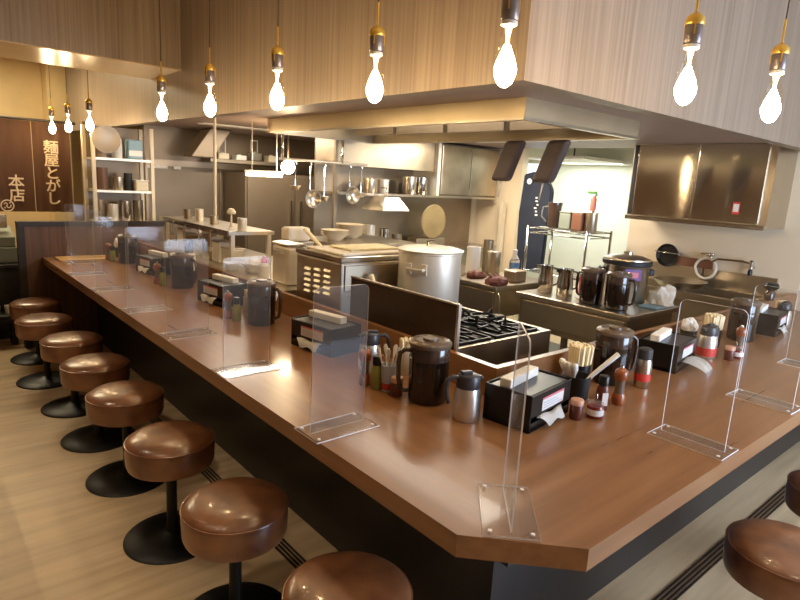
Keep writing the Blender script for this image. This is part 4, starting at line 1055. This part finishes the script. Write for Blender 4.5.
fn = thing('round_tray', 'round metal tray leaning at the top left of the rack', 'tray', (1.52, 5.88, 1.80)); MB().lathe([(0, 0), (.10, 0), (.12, .012), (.115, .012), (.095, .004), (0, .004)], n=30, mtx=Rm(PI/2, 'X')).build('tray', 'steel_d', fn)
o = thing('blue_pack', 'pale blue and white packet on the top right of the rack', 'packet', (1.79, 6.0, 1.6406)); MB().bbox(-.07, .07, -.05, .05, 0, .18, .015).build('packet', 'teal', o); MB().bbox(-.06, .06, -.054, -.05, .03, .08, .001).build('label', 'label', o)
o = thing('cream_crate', 'cream crate jutting from the upper rack shelf at right', 'crate', (1.835, 6.02, 1.3506)); MB().bbox(-.06, .055, -.10, .10, 0, .09, .01).build('crate', 'cream', o); MB().bbox(-.064, .059, -.104, .104, .09, .10, .003).build('rim', 'white', o)

# ================================================================== ENTRANCE: noren and things beyond
nr = thing('noren_curtain', 'brown shop curtain with white Japanese writing and a round crest', 'curtain', (0, 7.2, 0))
def cloth(x0, x1, z0, z1, ph):
    b = MB(); nx = 24; nz = 8; g = []
    for j in range(nz+1):
        g.append([b.bm.verts.new((x0+(x1-x0)*i/nx, .012*math.sin(i*.9+ph)*(1-j/nz*.6), z0+(z1-z0)*j/nz)) for i in range(nx+1)])
    for j in range(nz):
        for i in range(nx): f = b.bm.faces.new((g[j][i], g[j][i+1], g[j+1][i+1], g[j+1][i])); f.smooth = True
    bmesh.ops.solidify(b.bm, geom=b.bm.faces[:], thickness=.003)
    return b
cloth(-.10, .54, 1.055, 1.97, 0).build('panel', 'noren', nr)
p1 = cloth(.55, 1.148, 1.055, 1.97, 1).build('panel', 'noren', nr)
p2 = cloth(1.156, 1.50, 1.055, 1.97, 2).build('panel', 'noren', nr)
MB().tube([(-.15, 0, 1.985), (1.56, 0, 1.985)], .014, 10).build('rod', 'dkwood', nr)
fm = lambda x, z: Matrix(((1, 0, 0, x), (0, 0, -1, -.02), (0, 1, 0, z), (0, 0, 0, 1)))
text_mesh('麺\n屋\nと\nが\nし', .143, 'lettering', 'ink', p2, fm(1.318, 1.452), .002)
text_mesh('本\n店', .145, 'lettering', 'ink', p1, fm(.990, 1.282), .002)
c = MB(); c.tube([(.898+.055*math.cos(a*PI/12), -.02, 1.115+.055*math.sin(a*PI/12)) for a in range(24)], .006, 6, closed=True)
c.tube([(.87, -.02, 1.13), (.885, -.02, 1.145), (.90, -.02, 1.13), (.89, -.02, 1.11), (.905, -.02, 1.095), (.925, -.02, 1.10), (.93, -.02, 1.125)], .006, 6)
c.tube([(.87, -.02, 1.10), (.88, -.02, 1.088)], .006, 6)
c.tube([(.915, -.02, 1.14), (.93, -.02, 1.145)], .006, 6)
c.build('crest', 'ink', p1)
# console with register
cs = thing('console_table', 'black console table beyond the aisle at the left edge', 'table', (.43, 6.35, 0))
MB().bbox(-.50, .45, -.25, .25, .64, .67, .004).build('top', 'blackmat', cs); MB().box(-.48, .43, -.23, .23, 0, .64).build('cabinet', 'blackmat', cs)
rg2 = thing('cash_register', 'grey-green register with sloping top on the black console', 'register', (.66, 6.35, .6706))
MB().bbox(-.18, .18, -.15, .15, 0, .14, .01).build('drawer', 'greygreen', rg2)
b = MB(); b.bbox(-.16, .16, -.12, .12, .14, .27, .01)
for v in b.bm.verts:
    if v.co.z > .2: v.co.z += v.co.y*.35
b.build('keyboard_top', 'greygreen', rg2)
MB().bbox(-.12, .12, -.01, .01, .30, .42, .006).build('display', 'steel_d', rg2)
ch = thing('dark_bench', 'low dark bench beyond the left end of the stools', 'bench', (.30, 5.95, 0))
MB().bbox(-.55, .46, -.10, .10, .20, .27, .01).build('seat', 'blackmat', ch)
for x in (-.5, .40): MB().box(x, x+.04, -.08, .08, 0, .20).build('leg', 'blackmat', ch)
for k, x in enumerate((.60, .70)):
    o = tag(MB().lathe([(0, 0), (.03, 0), (.036, .07), (.032, .07), (.027, .008), (0, .008)], n=18).build('white_cup', 'white'), ['white cup on the dark bench, left one', 'white cup on the dark bench, right one'][k], 'cup', 'white cups'); o.location = (x, 5.95, .27)
o = tag(MB().lathe([(.045, 0), (.055, -.02), (.05, -.05), (.02, -.06), (0, -.06)], n=20).build('ceiling_spot', 'white'), 'small ceiling spot lamp beyond the beam at upper left', 'spot lamp'); o.location = (.75, 6.6, CH)

# lamp fixtures; those at the front, back room and kitchen are added
def fixture(x, y, sx, sy, z, label):
    t = thing('ceiling_lamp', label, 'ceiling lamp', (x, y, z)); MB().bbox(-sx/2-.03, sx/2+.03, -sy/2-.03, sy/2+.03, -.03, 0, .005).build('housing', 'white', t)
for _y, _l in ((.1, 'nearest the camera'), (1.7, 'in the middle'), (3.3, 'before the beam')): fixture(-.30, _y, .16, .16, CH, 'square white downlight in the aisle ceiling, '+_l)
for _x, _l in ((1.2, 'left one'), (2.9, 'right one')): fixture(_x, -.55, .16, .16, CH, 'added square white fill light above the right stools, '+_l)
bl = thing('added_hanging_light', 'added white flat hanging fill lamp inside the back room', 'lamp', (5.85, 3.9, 1.905)); MB().box(-.4, .4, -.4, .4, 0, .03).build('shade', 'white', bl); MB().tube([(0, 0, .03), (0, 0, .545)], .008, 6).build('cord', 'cord', bl)  # pendant added so the back room fill has a fixture

def fill_strip(x, y, sx, sy, label):
    t = thing('fill_light_strip', label, 'ceiling lamp', (x, y, 1.989)); MB().box(-sx/2, sx/2, -sy/2, sy/2, -.008, 0).build('housing', 'white', t)  # housing made up for the kitchen fill lights
fill_strip(4.30, 3.45, .16, 1.1, 'added flat white fill-light strip under the low kitchen ceiling by the doorway')
fill_strip(2.8, 5.3, 1.3, .16, 'added flat white fill-light strip under the low kitchen ceiling at the far end')

for k, (x, z, r_, h_, m) in enumerate(((1.49, .53, .05, .2, 'steel'), (1.62, .53, .05, .25, 'alu'), (1.77, .53, .06, .2, 'steel_d'))):
    tin('rack_pot', ['steel pot on the low rack shelf, left', 'tall pot on the low rack shelf, middle', 'dull pot on the low rack shelf, right'][k], 'pot', (x, 6.0, z+.0006-.01), r_, h_, m, group='pots on the storage rack')
for k, (y, h_) in enumerate(((4.20, .12), (4.42, .10), (4.70, .13), (4.97, .11))):
    t = thing('hanging_scoop', ['steel scoop hanging from the over-shelf front, nearest', 'steel scoop hanging from the over-shelf front, second', 'steel scoop hanging from the over-shelf front, third', 'steel scoop hanging from the over-shelf front, farthest'][k], 'scoop', (1.775, y, 1.14), 0, 'scoops on the over-shelf front')
    MB().tube([(.0149, 0, .005), (0, 0, .01), (-.004, 0, -.01), (-.004, 0, -h_)], .004, 6).build('handle', 'chrome', t)
    MB().lathe([(0, 0), (.018, .004), (.024, .035), (.021, .035), (.015, .008), (0, .006)], (-.004, 0, -h_-.03), 16).build('cup', 'alu', t)
